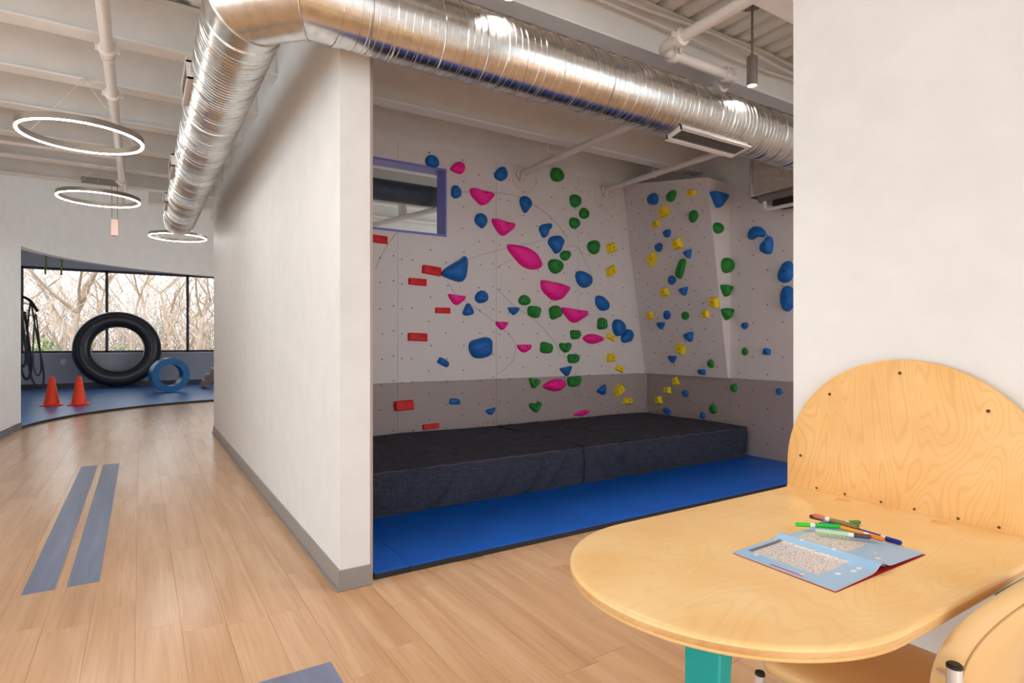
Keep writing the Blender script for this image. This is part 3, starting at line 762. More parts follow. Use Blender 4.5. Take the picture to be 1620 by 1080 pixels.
# ------------------------------------------------------------------ climbing holds
SH = {
 'blob': [(-.5, .0), (-.38, .36), (-.05, .5), (.32, .42), (.5, .1), (.42, -.3), (.12, -.5), (-.3, -.42)],
 'drop': [(-.42, .28), (-.2, .48), (.15, .5), (.45, .3), (.46, 0), (.22, -.38), (0, -.5), (-.22, -.32), (-.46, .02)],
 'trib': [(-.5, .02), (-.22, .26), (.2, .38), (.42, .5), (.5, .28), (.38, -.15), (.14, -.5), (-.15, -.42), (-.4, -.18)],
 'tri': [(-.5, .42), (-.2, .48), (.2, .48), (.5, .42), (.4, .08), (.12, -.42), (-.02, -.5), (-.16, -.38), (-.4, .05)],
 'cone': [(0, .5), (.26, .25), (.5, -.25), (.34, -.48), (-.3, -.5), (-.5, -.28), (-.26, .2)],
 'bean': [(-.5, .12), (-.28, .46), (.2, .5), (.5, .36), (.42, .08), (.1, -.1), (-.05, -.44), (-.34, -.48)],
 'half': [(-.5, .42), (-.25, .44), (0, .45), (.25, .44), (.5, .40), (.44, .05), (.22, -.34), (0, -.5), (-.2, -.36), (-.42, 0)],
 'lens': [(-.5, .04), (-.32, .34), (-.05, .48), (.28, .36), (.5, -.02), (.3, -.34), (0, -.48), (-.3, -.3)],
 'heart': [(-.5, .34), (-.26, .5), (0, .36), (.3, .5), (.5, .28), (.34, -.16), (.02, -.5), (-.3, -.2)],
 'rail': [(-.5, -.42), (.5, -.5), (.5, .38), (.44, .46), (-.44, .5), (-.5, .42)],
 'chunk': [(-.5, -.36), (.42, -.5), (.5, .38), (-.32, .5)],
}
def sup(p, n=12, jit=0):
    out = []
    for i in range(n):
        a = i * math.tau / n; c, s = math.cos(a), math.sin(a)
        out.append((.5 * math.copysign(abs(c) ** p, c), .5 * math.copysign(abs(s) ** p, s)))
    return out
SH['dome'] = sup(1, 12); SH['oval'] = sup(1, 12); SH['block'] = sup(.62, 16); SH['square'] = sup(.7, 12); SH['bar'] = sup(.5, 16); SH['lump'] = sup(.6, 16)
def closed_smooth(P, n=4):
    N = len(P); out = []
    for i in range(N):
        a, b, c, d = (Vector(P[(i + k - 1) % N]) for k in range(4))
        for k in range(n):
            t = k / n; out.append(.5 * ((2 * b) + (c - a) * t + (2 * a - 5 * b + 4 * c - d) * t * t + (3 * b - a - 3 * c + d) * t ** 3))
    return out
HOLDS = [
    ('B',2.617,3.229,0.161,0.134,'b','blob',0), ('B',2.918,3.210,0.139,0.186,'p','drop',-72), ('B',3.474,3.226,0.186,0.144,'b','blob',40), ('B',2.902,2.945,0.146,0.124,'b','blob',90),
    ('B',3.218,2.925,0.308,0.170,'p','half',-6), ('B',3.210,2.662,0.170,0.170,'b','drop',10), ('B',3.500,2.615,0.297,0.174,'p','half',-4), ('B',2.895,2.091,0.353,0.262,'b','trib',15),
    ('B',2.610,2.072,0.219,0.101,'r','rail',-4), ('B',2.451,1.943,0.206,0.080,'r','rail',0), ('B',2.039,2.349,0.172,0.083,'r','rail',0), ('B',2.910,1.775,0.208,0.117,'p','half',-3),
    ('B',3.218,1.815,0.170,0.141,'b','blob',20), ('B',3.050,1.676,0.142,0.139,'b','cone',0), ('B',2.743,1.653,0.180,0.068,'r','rail',2), ('B',2.451,1.366,0.221,0.093,'r','rail',0),
    ('B',3.210,1.249,0.299,0.233,'b','square',10), ('B',2.750,1.096,0.142,0.075,'b','bar',-28), ('B',3.483,1.501,0.161,0.101,'p','half',-2), ('B',2.297,0.660,0.215,0.111,'r','rail',3),
    ('B',2.887,0.667,0.138,0.069,'b','bar',-6), ('B',3.332,0.535,0.132,0.086,'b','trib',0), ('B',2.603,0.420,0.197,0.060,'r','rail',3), ('B',4.264,3.338,0.200,0.177,'g','dome',0),
    ('B',3.804,2.920,0.169,0.200,'b','drop',0), ('B',4.547,3.060,0.179,0.165,'g','dome',0), ('B',4.688,2.920,0.152,0.143,'g','dome',0), ('B',4.537,2.785,0.169,0.141,'g','dome',0),
    ('B',4.104,2.654,0.205,0.152,'b','bean',20), ('B',4.245,2.493,0.228,0.222,'b','drop',0), ('B',4.842,2.513,0.197,0.184,'g','dome',15), ('B',5.129,2.522,0.152,0.139,'y','chunk',30),
    ('B',3.804,2.305,0.534,0.244,'p','lens',-22), ('B',4.399,2.374,0.175,0.124,'g','dome',20), ('B',4.245,2.232,0.228,0.184,'g','dome',0), ('B',5.129,2.227,0.173,0.131,'y','chunk',35),
    ('B',4.678,2.096,0.274,0.198,'b','oval',-25), ('B',4.226,1.925,0.456,0.237,'p','half',-9), ('B',3.795,1.801,0.169,0.126,'g','dome',0), ('B',3.929,1.672,0.181,0.142,'g','block',-8),
    ('B',3.646,1.671,0.165,0.095,'b','tri',0), ('B',4.236,1.672,0.171,0.161,'g','block',20), ('B',4.537,1.641,0.398,0.180,'p','half',-4), ('B',4.979,1.805,0.254,0.170,'b','oval',-35),
    ('B',5.260,1.501,0.210,0.231,'b','oval',22), ('B',5.416,1.387,0.225,0.167,'b','oval',35), ('B',5.129,1.377,0.173,0.082,'y','chunk',-20), ('B',4.832,1.352,0.353,0.136,'p','lens',0),
    ('B',4.547,1.406,0.149,0.118,'g','block',0), ('B',4.979,1.546,0.148,0.154,'g','block',0), ('B',3.795,1.239,0.213,0.104,'p','half',2), ('B',4.104,1.244,0.177,0.136,'g','block',-10),
    ('B',4.390,1.243,0.185,0.132,'g','heart',0), ('B',4.517,1.109,0.178,0.117,'g','block',0), ('B',5.129,1.107,0.141,0.123,'y','chunk',10), ('B',5.282,0.965,0.166,0.083,'y','chunk',-15),
    ('B',4.409,0.955,0.176,0.116,'b','tri',10), ('B',4.527,0.827,0.199,0.133,'g','block',4), ('B',3.929,0.826,0.154,0.120,'g','heart',-10), ('B',4.236,0.792,0.352,0.161,'p','lens',6),
    ('B',4.989,0.689,0.159,0.121,'b','tri',35), ('B',5.271,0.684,0.166,0.132,'y','chunk',40), ('B',5.427,0.535,0.169,0.100,'y','chunk',0), ('B',3.948,0.541,0.173,0.127,'g','heart',5),
    ('B',4.658,0.427,0.263,0.071,'p','lens',8), ('O',5.224,3.093,0.174,0.146,'b','blob',0), ('O',4.929,3.071,0.162,0.119,'g','oval',35), ('O',4.635,3.047,0.130,0.079,'y','chunk',-5),
    ('O',5.064,2.909,0.136,0.136,'y','chunk',25), ('O',4.635,2.780,0.123,0.152,'g','oval',-30), ('O',5.218,2.790,0.108,0.093,'y','chunk',15), ('O',5.062,2.650,0.120,0.100,'b','blob',0),
    ('O',4.913,2.499,0.132,0.144,'y','chunk',20), ('O',5.220,2.502,0.116,0.110,'b','blob',50), ('O',4.768,2.360,0.120,0.105,'b','tri',15), ('O',5.348,2.368,0.120,0.192,'y','chunk',-40),
    ('O',4.907,2.203,0.109,0.260,'g','lump',-28), ('O',5.065,2.080,0.113,0.118,'b','blob',-40), ('O',5.199,1.941,0.133,0.120,'y','chunk',15), ('O',4.897,1.928,0.140,0.108,'b','tri',5),
    ('O',4.470,1.774,0.119,0.140,'y','chunk',0), ('O',4.613,1.648,0.095,0.106,'y','chunk',10), ('O',5.493,1.659,0.107,0.117,'y','chunk',20), ('O',5.210,1.656,0.109,0.122,'b','oval',-15),
    ('O',4.918,1.637,0.110,0.110,'g','dome',0), ('O',5.326,1.523,0.129,0.099,'b','tri',0), ('O',4.886,1.374,0.148,0.126,'b','tri',10), ('O',5.045,1.233,0.146,0.129,'y','chunk',-10),
    ('O',5.199,1.095,0.126,0.099,'b','tri',0), ('O',4.617,1.057,0.095,0.108,'g','dome',0), ('O',4.761,0.952,0.114,0.071,'b','bar',-5), ('F',5.573,2.932,0.275,0.181,'b','tri',0),
    ('F',5.573,2.614,0.176,0.130,'g','dome',0), ('F',5.729,2.198,0.214,0.183,'g','dome',0), ('F',5.706,1.904,0.191,0.146,'g','tri',0), ('F',5.718,1.634,0.191,0.146,'g','tri',0),
    ('S',4.046,2.509,0.215,0.169,'b','bean',-35), ('S',3.922,2.359,0.184,0.194,'b','trib',25), ('S',3.691,2.052,0.173,0.242,'b','oval',-20), ('S',3.670,1.775,0.172,0.281,'b','oval',0),
    ('S',4.200,1.499,0.092,0.079,'b','oval',15), ('S',4.200,1.205,0.079,0.093,'g','dome',0), ('S',3.922,1.209,0.086,0.076,'b','bar',-5), ('S',5.212,0.810,0.092,0.121,'y','chunk',30),
    ('S',5.351,0.687,0.112,0.099,'y','chunk',10), ('S',5.505,0.542,0.107,0.117,'y','chunk',25), ('S',5.058,0.667,0.105,0.088,'b','blob',0), ('S',5.362,0.414,0.130,0.074,'b','bar',-25),
    ('S',4.793,0.417,0.076,0.085,'b','blob',0), ('S',4.342,0.787,0.089,0.102,'g','dome',0), ('S',4.634,0.510,0.103,0.121,'g','dome',0), ('S',3.779,0.783,0.065,0.075,'b','blob',0),
]

FRM = {'B': lambda u, v: (Vector((u, YB - .0008, v)), Vector((1, 0, 0)), Vector((0, 0, 1)), Vector((0, -1, 0))),
       'F': lambda u, v: (Vector((u, YF - .0008, v)), Vector((1, 0, 0)), Vector((0, 0, 1)), Vector((0, -1, 0))),
       'S': lambda u, v: (Vector((XS - .0008, u, v)), Vector((0, -1, 0)), Vector((0, 0, 1)), Vector((-1, 0, 0))),
       'O': lambda u, v: (Vector((over(0, v), u, v)) + nv * .0008, Vector((0, -1, 0)), Vector((-KO, 0, 1)).normalized(), nv)}
SW = {'blob': 'lumpy rounded', 'drop': 'teardrop-shaped', 'trib': 'broad triangular', 'tri': 'pointed-down triangular', 'cone': 'cone-shaped', 'bean': 'bent bean-shaped', 'half': 'half-moon', 'lens': 'leaf-shaped', 'heart': 'heart-shaped', 'rail': 'bar-shaped', 'chunk': 'angular block', 'dome': 'round dome', 'oval': 'smooth oval', 'block': 'dented square', 'square': 'rounded-square', 'bar': 'short bar', 'lump': 'long upright'}
def place(pl, u, v):
    if pl == 'B':
        return ("on the back wall's grey lower band" if v < .87 else ('high on the pale back wall' if v > 2.3 else 'midway up the pale back wall' if v > 1.5 else 'low on the pale back wall'))
    if pl == 'O': return "on the leaning side panel's upper half" if v > 2.0 else "on the leaning side panel's lower half"
    if pl == 'F': return 'on the tall triangular return panel'
    return "on the side wall's grey lower band" if v < .87 else 'on the flat side panel under the metal box'
def base_label(hd):
    pl, u, v, w, h, col, shape, rot = hd
    big = 'large ' if min(w, h) > .15 and w * h > .035 else ''
    return '%s%s %s climbing hold %s' % (big, HN[col], SW[shape], place(pl, u, v))
KIN = {}
for hd in HOLDS: KIN.setdefault(base_label(hd), []).append(hd)
ORD = ['highest', 'second highest', 'third highest', 'fourth highest', 'fifth highest', 'sixth highest', 'seventh highest']
def hold_label(hd):
    b = base_label(hd); k = sorted(KIN[b], key=lambda q: -q[2])
    if len(k) == 1: return b
    i = k.index(hd); b = b.replace(' climbing', '')
    return b + ', ' + ('lowest such' if i == len(k) - 1 else ORD[i] + ' such')
random.seed(7)
def make_hold(hd):
    pl, u, v, w, h, col, shape, rot = hd
    w *= .97; h *= .97
    O, eu, ev, en = FRM[pl](u, v)
    out = SH[shape]
    sharp = shape in ('rail', 'chunk')
    P = [Vector(p) for p in out] if sharp else closed_smooth(out, 3 if len(out) > 10 else 4)
    ph = random.random() * 9
    if not sharp: P = [p * (1 + .05 * math.sin(3 * math.atan2(p.y, p.x) + ph)) for p in P]
    a = R(rot); rt = lambda p: Vector((p.x * math.cos(a) - p.y * math.sin(a), p.x * math.sin(a) + p.y * math.cos(a)))
    s = min(w, h)
    D = {'rail': .55, 'chunk': .5, 'half': .55, 'lens': .55, 'bar': .6, 'dome': .42, 'tri': .55}.get(shape, .45) * s
    D = min(D, .10)
    apex = {'half': Vector((0, .26)), 'lens': Vector((0, .12)), 'tri': Vector((0, .2)), 'trib': Vector((.08, .05)), 'cone': Vector((0, -.05))}.get(shape, Vector((0, .06)))
    if shape == 'rail': prof = [(1, 0), (.97, .55), (.90, .92), (.78, 1)]
    elif shape == 'chunk': prof = [(1, 0), (.93, .6), (.72, 1)]
    elif shape in ('block', 'heart', 'lump'): prof = [(1, 0), (.99, .35), (.9, .75), (.7, .98), (.45, .93), (.25, .82)]
    else: prof = [(1, 0), (.985, .25), (.92, .55), (.76, .82), (.52, .97), (.26, 1.02)]
    m = MB(); vs = []; fs = []; n = len(P)
    for k, (sc, d) in enumerate(prof):
        for p in P:
            q = apex + (p - apex) * sc
            q = rt(Vector((q.x * w, q.y * h)))
            dd = d * D
            if not sharp and k > 1: dd += .07 * s * noise.noise(Vector((q.x / s * 2.3 + ph * 5, q.y / s * 2.3, ph)))
            vs.append(O + eu * q.x + ev * q.y + en * max(dd, 0))
    for k in range(len(prof) - 1):
        for i in range(n): fs.append((k * n + i, k * n + (i + 1) % n, (k + 1) * n + (i + 1) % n, (k + 1) * n + i))
    fs.append(tuple((len(prof) - 1) * n + i for i in range(n))); fs.append(tuple(reversed(range(n))))
    m.add(vs, fs)
    o = m.build('climbing_hold', 'h' + col, sharp=28 if sharp else 50)
    tag(o, hold_label(hd), 'climbing hold', 'climbing holds on the alcove walls')
    q = rt(Vector((apex.x * w + .03 * w, apex.y * h)))
    c = O + eu * q.x + ev * q.y + en * (prof[-1][1] * D + .0005)
    br = min(.0085, s * .09)
    MB().cyl(c - en * .004, c + en * .002, br, 8).build('bolt', 'bolt', o)
for hd in HOLDS: make_hold(hd)

# ------------------------------------------------------------------ table with tall rounded back
tb = empty('craft_table', (1.6, .985, 0)); tag(tb, 'birch plywood table with rounded end, tall round back and teal legs', 'table')
TX, TY, TR, XB = 1.297, .985, .415, 2.214
def stad(ins, n=40):
    return arc(TX, TY, TR - ins, 90, 270, n) + [(XB - ins * 0, TY - TR + ins), (XB, TY + TR - ins)]
m = MB(); prof = [(.012, .704), (.003, .708), (0, .716), (0, .730), (.003, .737), (.010, .740)]; L = None; vs = []; fs = []
for ins, z in prof:
    o_ = stad(ins); L = len(o_); vs += [(x, y, z) for x, y in o_]
for k in range(len(prof) - 1):
    for i in range(L): fs.append((k * L + i, k * L + (i + 1) % L, (k + 1) * L + (i + 1) % L, (k + 1) * L + i))
fs += [tuple(reversed(range(L))), tuple((len(prof) - 1) * L + i for i in range(L))]
m.add(vs, fs); m.mi = [1 if 2 * L <= i < 3 * L else 0 for i in range(len(fs))]; top = m.build('tabletop', ['birch', 'ply'], tb, sharp=60)
for x, y in ((2.168, 1.162), (2.166, .852)):
    MB().lathe([(.026, 0), (.026, .0006)], (x, y, .7400), 24).build('wood_plug', 'birchv', top)
BH = .092
bo = lambda ins: [(TY + TR + .01 - ins, .7402 if ins == 0 else .7402)] + [(y, z) for y, z in arc(TY, .74 + BH, TR + .01 - ins, 0, 180, 48)] + [(TY - TR - .01 + ins, .7402)]
m = MB(); vs = []; fs = []
lv = [(.006, 2.214), (0, 2.219), (0, 2.239), (.006, 2.244)]
for ins, x in lv:
    o_ = bo(ins); L = len(o_); vs += [(x, y, z) for y, z in o_]
for k in range(3):
    for i in range(L): fs.append((k * L + i, k * L + (i + 1) % L, (k + 1) * L + (i + 1) % L, (k + 1) * L + i))
fs += [tuple(reversed(range(L))), tuple(3 * L + i for i in range(L))]
bk = m.add(vs, fs).build('backboard', 'birchv', tb, sharp=50)
bx('backboard_base', 'birchv', 2.2145, 2.244, TY - TR - .01, TY + TR + .01, .60, .7400, tb)
for y, z in ((.991, 1.211), (1.235, 1.12), (.741, 1.105), (1.351, .868), (1.286, .7525), (1.178, .7525), (1.052, .7525), (.946, .7525), (.82, .7525), (.714, .7525)):
    r_ = .0058 if z > .8 else .0045
    MB().tube([(2.2138, y, z), (2.212, y, z), (2.2105, y, z)], [r_, r_ * .9, r_ * .5], 10).build('screw', 'brass', bk)
def leg(x, y, dx, dy, w=.075, d=.04):
    m = MB(); t = .6
    a = [(x - d / 2, y - w / 2), (x + d / 2, y - w / 2), (x + d / 2, y + w / 2), (x - d / 2, y + w / 2)]
    b = [(x + dx + (p[0] - x) * t, y + dy + (p[1] - y) * t) for p in a]
    m.add([(p[0], p[1], 0.001) for p in b] + [(p[0], p[1], .7035) for p in a], [(3, 2, 1, 0), (4, 5, 6, 7), (0, 1, 5, 4), (1, 2, 6, 5), (2, 3, 7, 6), (3, 0, 4, 7)])
    m.build('leg', 'teal', tb, bev=.004)
leg(.985, .80, -.06, -.02, .09); leg(2.12, .66, .03, -.02); leg(2.12, 1.31, .03, .02)

# ------------------------------------------------------------------ chair pushed in at the table
ch = empty('padded_chair', (1.65, .75, 0)); tag(ch, 'tan vinyl padded chair on silver tubes pushed up to the table', 'chair')
def cushion(x0, x1, y0, y1, z0, z1, rad):
    m = MB(); vs = []; fs = []; lv = [(.018, z0), (.004, z0 + .006), (0, (z0 + z1) / 2), (.004, z1 - .008), (.018, z1 - .001), (.06, z1 + .006), (.14, z1 + .009)]
    for ins, z in lv:
        r = max(.02, rad - ins * .5); o_ = []
        for cx, cyy, a in ((x1 - ins - r, y1 - ins - r, 0), (x0 + ins + r, y1 - ins - r, 90), (x0 + ins + r, y0 + ins + r, 180), (x1 - ins - r, y0 + ins + r, 270)): o_ += arc(cx, cyy, r, a, a + 90, 6)
        L = len(o_); vs += [(x, y, z) for x, y in o_]
    for k in range(len(lv) - 1):
        for i in range(L): fs.append((k * L + i, k * L + (i + 1) % L, (k + 1) * L + (i + 1) % L, (k + 1) * L + i))
    fs += [tuple(reversed(range(L))), tuple((len(lv) - 1) * L + i for i in range(L))]
    return m.add(vs, fs)
cushion(1.465, 1.915, .60, 1.03, .395, .440, .05).build('seat', 'vinyl', ch, sharp=70)
BX, BY = 1.65, .475
def bout(ins):
    hw = .24 - ins; zt = .812 - ins; zb = .48 + ins; zs = .585
    return [(BX + hw, zb + .02), (BX + hw, zs)] + [(BX + hw * math.cos(R(a)) , zs + (zt - zs) * math.sin(R(a)) ** .9) for a in range(6, 180, 6)] + [(BX - hw, zs), (BX - hw, zb + .02), (BX - hw + .03, zb), (BX + hw - .03, zb)]
m = MB(); vs = []; fs = []
lv = [(.07, -.025), (.028, -.023), (.010, -.016), (.0, -.004), (.0, .008), (.010, .018), (.035, .022)]
for ins, yy in lv:
    o_ = bout(ins); L = len(o_); vs += [(x, BY + yy + 1.65 * (x - BX) ** 2 - .03 * (z - .46), z) for x, z in o_]
for k in range(len(lv) - 1):
    for i in range(L): fs.append((k * L + i, k * L + (i + 1) % L, (k + 1) * L + (i + 1) % L, (k + 1) * L + i))
fs += [tuple(reversed(range(L))), tuple((len(lv) - 1) * L + i for i in range(L))]
br_ = m.add(vs, fs).build('backrest', 'vinyl', ch, sharp=70)
o_ = [p for p in bout(.022) if p[1] > .5]
P = [(x, BY - .0215 + 1.65 * (x - BX) ** 2 - .03 * (z - .46), z) for x, z in o_]
MB().tube(P, .0022, 6).build('piping', M.setdefault('pipingm', paint('tan_piping', (196, 150, 96), .5)), br_)
TB = [(1.392, .522), (1.872, .522)]
for x, y in TB:
    t = MB().tube([(x, y - .06, .001), (x, y, .40), (x, y + .0, .660)], .0145, 14).build('back_leg', 'chrome', ch)
    MB().tube([(x, y, .6603), (x, y, .666), (x, y, .669)], [.0148, .0146, .011], 14).build('cap', 'black', t)
    MB().cyl((x, y + .010, .635), (x + (.012 if x < 1.6 else -.012), y + .034, .635), .004, 8).build('screw', 'chrome', t)
for x in (1.452, 1.928):
    t = MB().tube([(x, 1.04, .001), (x, 1.005, .396)], .0135, 14).build('front_leg', 'chrome', ch)
    MB().tube([(x, 1.0045, .3963), (x, 1.004, .402), (x, 1.004, .405)], [.0138, .0136, .011], 14).build('cap', 'black', t)
for (x, y), x2 in zip(TB, (1.452, 1.928)):
    MB().cyl((x, y, .375), (x2, 1.0, .375), .010, 10).build('seat_rail', 'chrome', ch)
MB().cyl((1.40, .515, .30), (1.864, .515, .30), .010, 10).build('stretcher', 'chrome', ch)

# ------------------------------------------------------------------ colouring book
bkx0, bkx1, bky0, bky1 = 1.358, 1.802, .745, 1.03
bo_ = empty('colouring_book', (1.58, .89, .7405)); tag(bo_, 'open light blue activity book lying on the table', 'book')
def zprof(u):
    return .0022 + (.005 * u / .5 if u < .5 else .005 * (1 - u) / .5) + .015 * math.exp(-((u - .485) / .055) ** 2)
def sheet(name, mat, x0, x1, y0, y1, dz, u0, u1, parent, thick=.0012, flat=False, skew=0):
    m = MB(); NU, NV = 48, 6; vs = []; uv = []; fs = []
    for s in (0, 1):
        for j in range(NV + 1):
            for i in range(NU + 1):
                u = u0 + (u1 - u0) * i / NU; v = j / NV
                z = .7405 + dz + (0 if flat else zprof(u) * (1 - .25 * v)) - s * thick
                vs.append((x0 + (x1 - x0) * i / NU + skew * v, y0 + (y1 - y0) * v, max(z, .7403))); uv.append((u, v))
    W = NU + 1; K = W * (NV + 1)
    for s in (0, 1):
        for j in range(NV):
            for i in range(NU):
                a = s * K + j * W + i; fs.append((a, a + 1, a + W + 1, a + W))
    edge = [i for i in range(W)] + [j * W + NU for j in range(1, NV + 1)] + [NV * W + i for i in range(NU - 1, -1, -1)] + [j * W for j in range(NV - 1, 0, -1)]
    for a, b in zip(edge, edge[1:] + edge[:1]): fs.append((a, b, b + K, a + K))
    return m.add(vs, fs).build(name, mat, parent, uv=uv, sharp=40)
sheet('cover', M.setdefault('redcover', paint('red_book_cover', (208, 44, 52), .4)), bkx0 - .003, bkx1 + .002, bky0 - .003, bky1, 0, 0, 1, bo_, .0008, True, .012)
sheet('page', 'white', bkx0 + .25 * 0, bkx1 - .215, bky0 - .001, bky1, .0001, .0, .52, bo_, .0010, False, .012)
sheet('page', 'pages', bkx0, bkx1 - .209, bky0, bky1, .0022, 0, .53, bo_, .001, False, .012)
sheet('page', 'pages', bkx1 - .208, bkx1, bky0, bky1, .0022, .53, 1, bo_, .001, False, .012)
sheet('page', M.setdefault('cyanpage', paint('teal_page', (70, 150, 190), .4)), bkx1 - .232, bkx1 - .209, bky0 - .0005, bky0 + .06, -.004, .47, .53, bo_, .001, False)

def marker(a, b, z, c1, c2, label, zb=None):
    a = Vector((a[0], a[1], z)); b = Vector((b[0], b[1], z if zb is None else zb)); d = b - a
    root = empty('marker_pen', (a + b) / 2); tag(root, label, 'marker', 'felt-tip markers on the table')
    r = .0068
    def mt(c): return M.setdefault('mk%s' % (c,), paint('marker_plastic', c, .3, .02))
    MB().tube([a, a + d * .03, a + d * .30], [r * .6, r, r], 12).build('cap', mt(c1), root)
    MB().tube([a + d * .30, a + d * .40], r * .95, 12).build('white_band', 'white', root)
    MB().tube([a + d * .40, a + d * .90], r * 1.02, 12).build('barrel', mt(c2), root)
    MB().tube([a + d * .90, b], [r * .9, r * .8], 12).build('end_plug', mt(c2), root)
marker((1.812, 1.075), (1.835, .935), 0.7600, (84, 34, 30), (98, 100, 120), 'marker with dark brown cap and slate barrel')
marker((1.824, .812), (1.838, .955), 0.7482, (20, 34, 150), (30, 40, 140), 'navy blue marker lying at the edge of the pile')
marker((1.795, 1.052), (1.787, .915), 0.7720, (206, 120, 100), (136, 112, 52), 'marker with salmon cap and olive barrel')
marker((1.775, .835), (1.784, .972), 0.7602, (240, 130, 30), (240, 160, 30), 'orange marker lying on the open page')
marker((1.768, .868), (1.690, .985), 0.7595, (84, 72, 74), (190, 226, 180), 'marker with dark grey cap and pale green barrel')
marker((1.690, 1.048), (1.790, .955), 0.7620, (60, 205, 40), (30, 190, 60), 'bright green marker crossing the page')
marker((1.925, .976), (1.800, 1.035), 0.7482, (70, 150, 50), (90, 140, 200), 'marker with grass green cap and blue barrel')

# ------------------------------------------------------------------ gym things
gm = MB(); P = arc(CX, CY, CR + .0, 60, 170.2, 40)
gm.prism([(-2.84, 11.6)] + [p for p in reversed(P)] + [(6.19, 14.2), (6.19, GY - .02), (-2.84, GY - .02)], lambda u, v, s: (u, v, .001 if s == 0 else .04))
g_ = gm.build('gym_mat', 'gymmat'); tag(g_, 'wide blue mat floor of the gym with a curved front edge', 'mat')
ge = MB(); ring_wall(ge, 60, 170.4, .001, .0405, 60, CR - .012, CR - .001); ge.build('edge_strip', 'matedge', g_)
for k in range(9):
    xx = -2.2 + k * .95
    if k in (8,): continue
    y0 = CY + math.sqrt(max(0, CR ** 2 - (xx - CX) ** 2)) + .05 if abs(xx - CX) < CR else 12.2
    bx('mat_seam', M.setdefault('seamm', paint('pale_mat_seam', (84, 142, 214), .4)), xx, xx + .012, y0, GY - .05, .0402, .0412, g_)
for yy in (14.9, 16.2, 17.5, 18.8): bx('mat_seam', 'seamm', -2.8 if yy > 15 else -1.9, 6, yy, yy + .015, .0402, .0412, g_)
for (x, y, label) in ((-1.498, 14.86, 'orange traffic cone standing on the blue gym mat nearer the hanging bands'), (-1.048, 14.72, 'orange traffic cone standing on the blue gym mat nearer the inner tube')):
    root = empty('traffic_cone', (x, y, .041)); tag(root, label, 'cone')
    MB().box(x - .18, x + .18, y - .18, y + .18, .0415, .062).build('base', 'cone', root, bev=.01)
    MB().lathe([(.145, 0), (.132, .02), (.128, .03), (.04, .545), (.034, .555), (.02, .556)], (x, y, .062), 28).build('body', 'cone', root, sharp=50)
# inner tube
def torus(c, R0, r, axis, tilt, n=64, k=20, fz=1):
    m = MB(); vs = []; fs = []
    rot = Matrix.Rotation(R(axis), 3, 'Z') @ Matrix.Rotation(R(tilt), 3, 'X')
    for i in range(n):
        a = i * math.tau / n
        for j in range(k):
            b = j * math.tau / k; rr = R0 + r * math.cos(b)
            vs.append(Vector(c) + rot @ Vector((rr * math.cos(a), r * fz * math.sin(b), rr * math.sin(a))))
    for i in range(n):
        for j in range(k): fs.append((i * k + j, i * k + (j + 1) % k, (i + 1) % n * k + (j + 1) % k, (i + 1) % n * k + j))
    return m.add(vs, fs)
it = torus((-.53, 19.93, 1.115), .835, .225, 0, -6, fz=.95).build('inner_tube', 'rubber'); tag(it, 'huge black rubber inner tube leaning against the gym window wall', 'inner tube')
for R1, dy in ((.80, -.213), (.93, -.195)):
    rot = Matrix.Rotation(R(-6), 3, 'X')
    MB().tube([Vector((-.53, 19.93, 1.115)) + rot @ Vector((R1 * math.cos(q * math.tau / 64), dy, R1 * math.sin(q * math.tau / 64))) for q in range(64)], .008, 6, closed=True).build('mould_line', M.setdefault('mould', paint('grey_rubber_line', (96, 92, 92), .5)), it)
# foam ring
fo = empty('foam_ring', (.62, 17.2, .041)); tag(fo, 'thick blue foam ring standing on the gym mat beside the big tube', 'foam ring')
ang = 14
ca, sa = math.cos(R(ang)), math.sin(R(ang))
def cylring(r0, r1, d0, d1, n=48):
    m = MB(); vs = []; fs = []
    for q in range(n):
        c, s = math.cos(q * math.tau / n), math.sin(q * math.tau / n)
        for r, d in ((r0, d0), (r1, d0), (r1, d1), (r0, d1)):
            lx, ly = r * c, d
            vs.append((.62 + lx * ca - ly * sa, 17.25 + lx * sa + ly * ca, .472 + r * s))
    for q in range(n):
        for k in range(4): fs.append((q * 4 + k, q * 4 + (k + 1) % 4, (q + 1) % n * 4 + (k + 1) % 4, (q + 1) % n * 4 + k))
    return m.add(vs, fs)
cylring(.275, .43, -.15, .15).build('foam_body', 'foamlight', fo); cylring(.275, .431, -.165, -.151).build('face_cover', 'foam', fo)
# ramp with cleats
ra = empty('cleated_ramp', (1.6, 18.1, .041)); tag(ra, 'brown wooden cleated ramp leaning up beside the partition wall', 'ramp')
def rpt(t, w, h):   # t along slope (+x up), w across (y), h normal
    c, s = math.cos(R(52)), math.sin(R(52)); return (1.42 + t * c - h * s, 18.0 + w, .145 + t * s + h * c)
def rbox(t0, t1, w0, w1, h0, h1):
    p = [rpt(t, w, h) for h in (h0, h1) for t, w in ((t0, w0), (t1, w0), (t1, w1), (t0, w1))]
    return MB().add(p, [(3, 2, 1, 0), (4, 5, 6, 7), (0, 1, 5, 4), (1, 2, 6, 5), (2, 3, 7, 6), (3, 0, 4, 7)])
rbox(0, 2.0, 0, .8, -.14, 0).build('deck_board', 'rampwood', ra)
rbox(0, 2.0, -.03, -.001, -.16, .03).build('side_board', 'rampwood', ra)
for k in range(9): rbox(.1 + k * .2, .15 + k * .2, -.05, .6, .031, .06).build('cleat', M.setdefault('cleat', paint('pale_cleat', (206, 198, 190), .5)), ra)
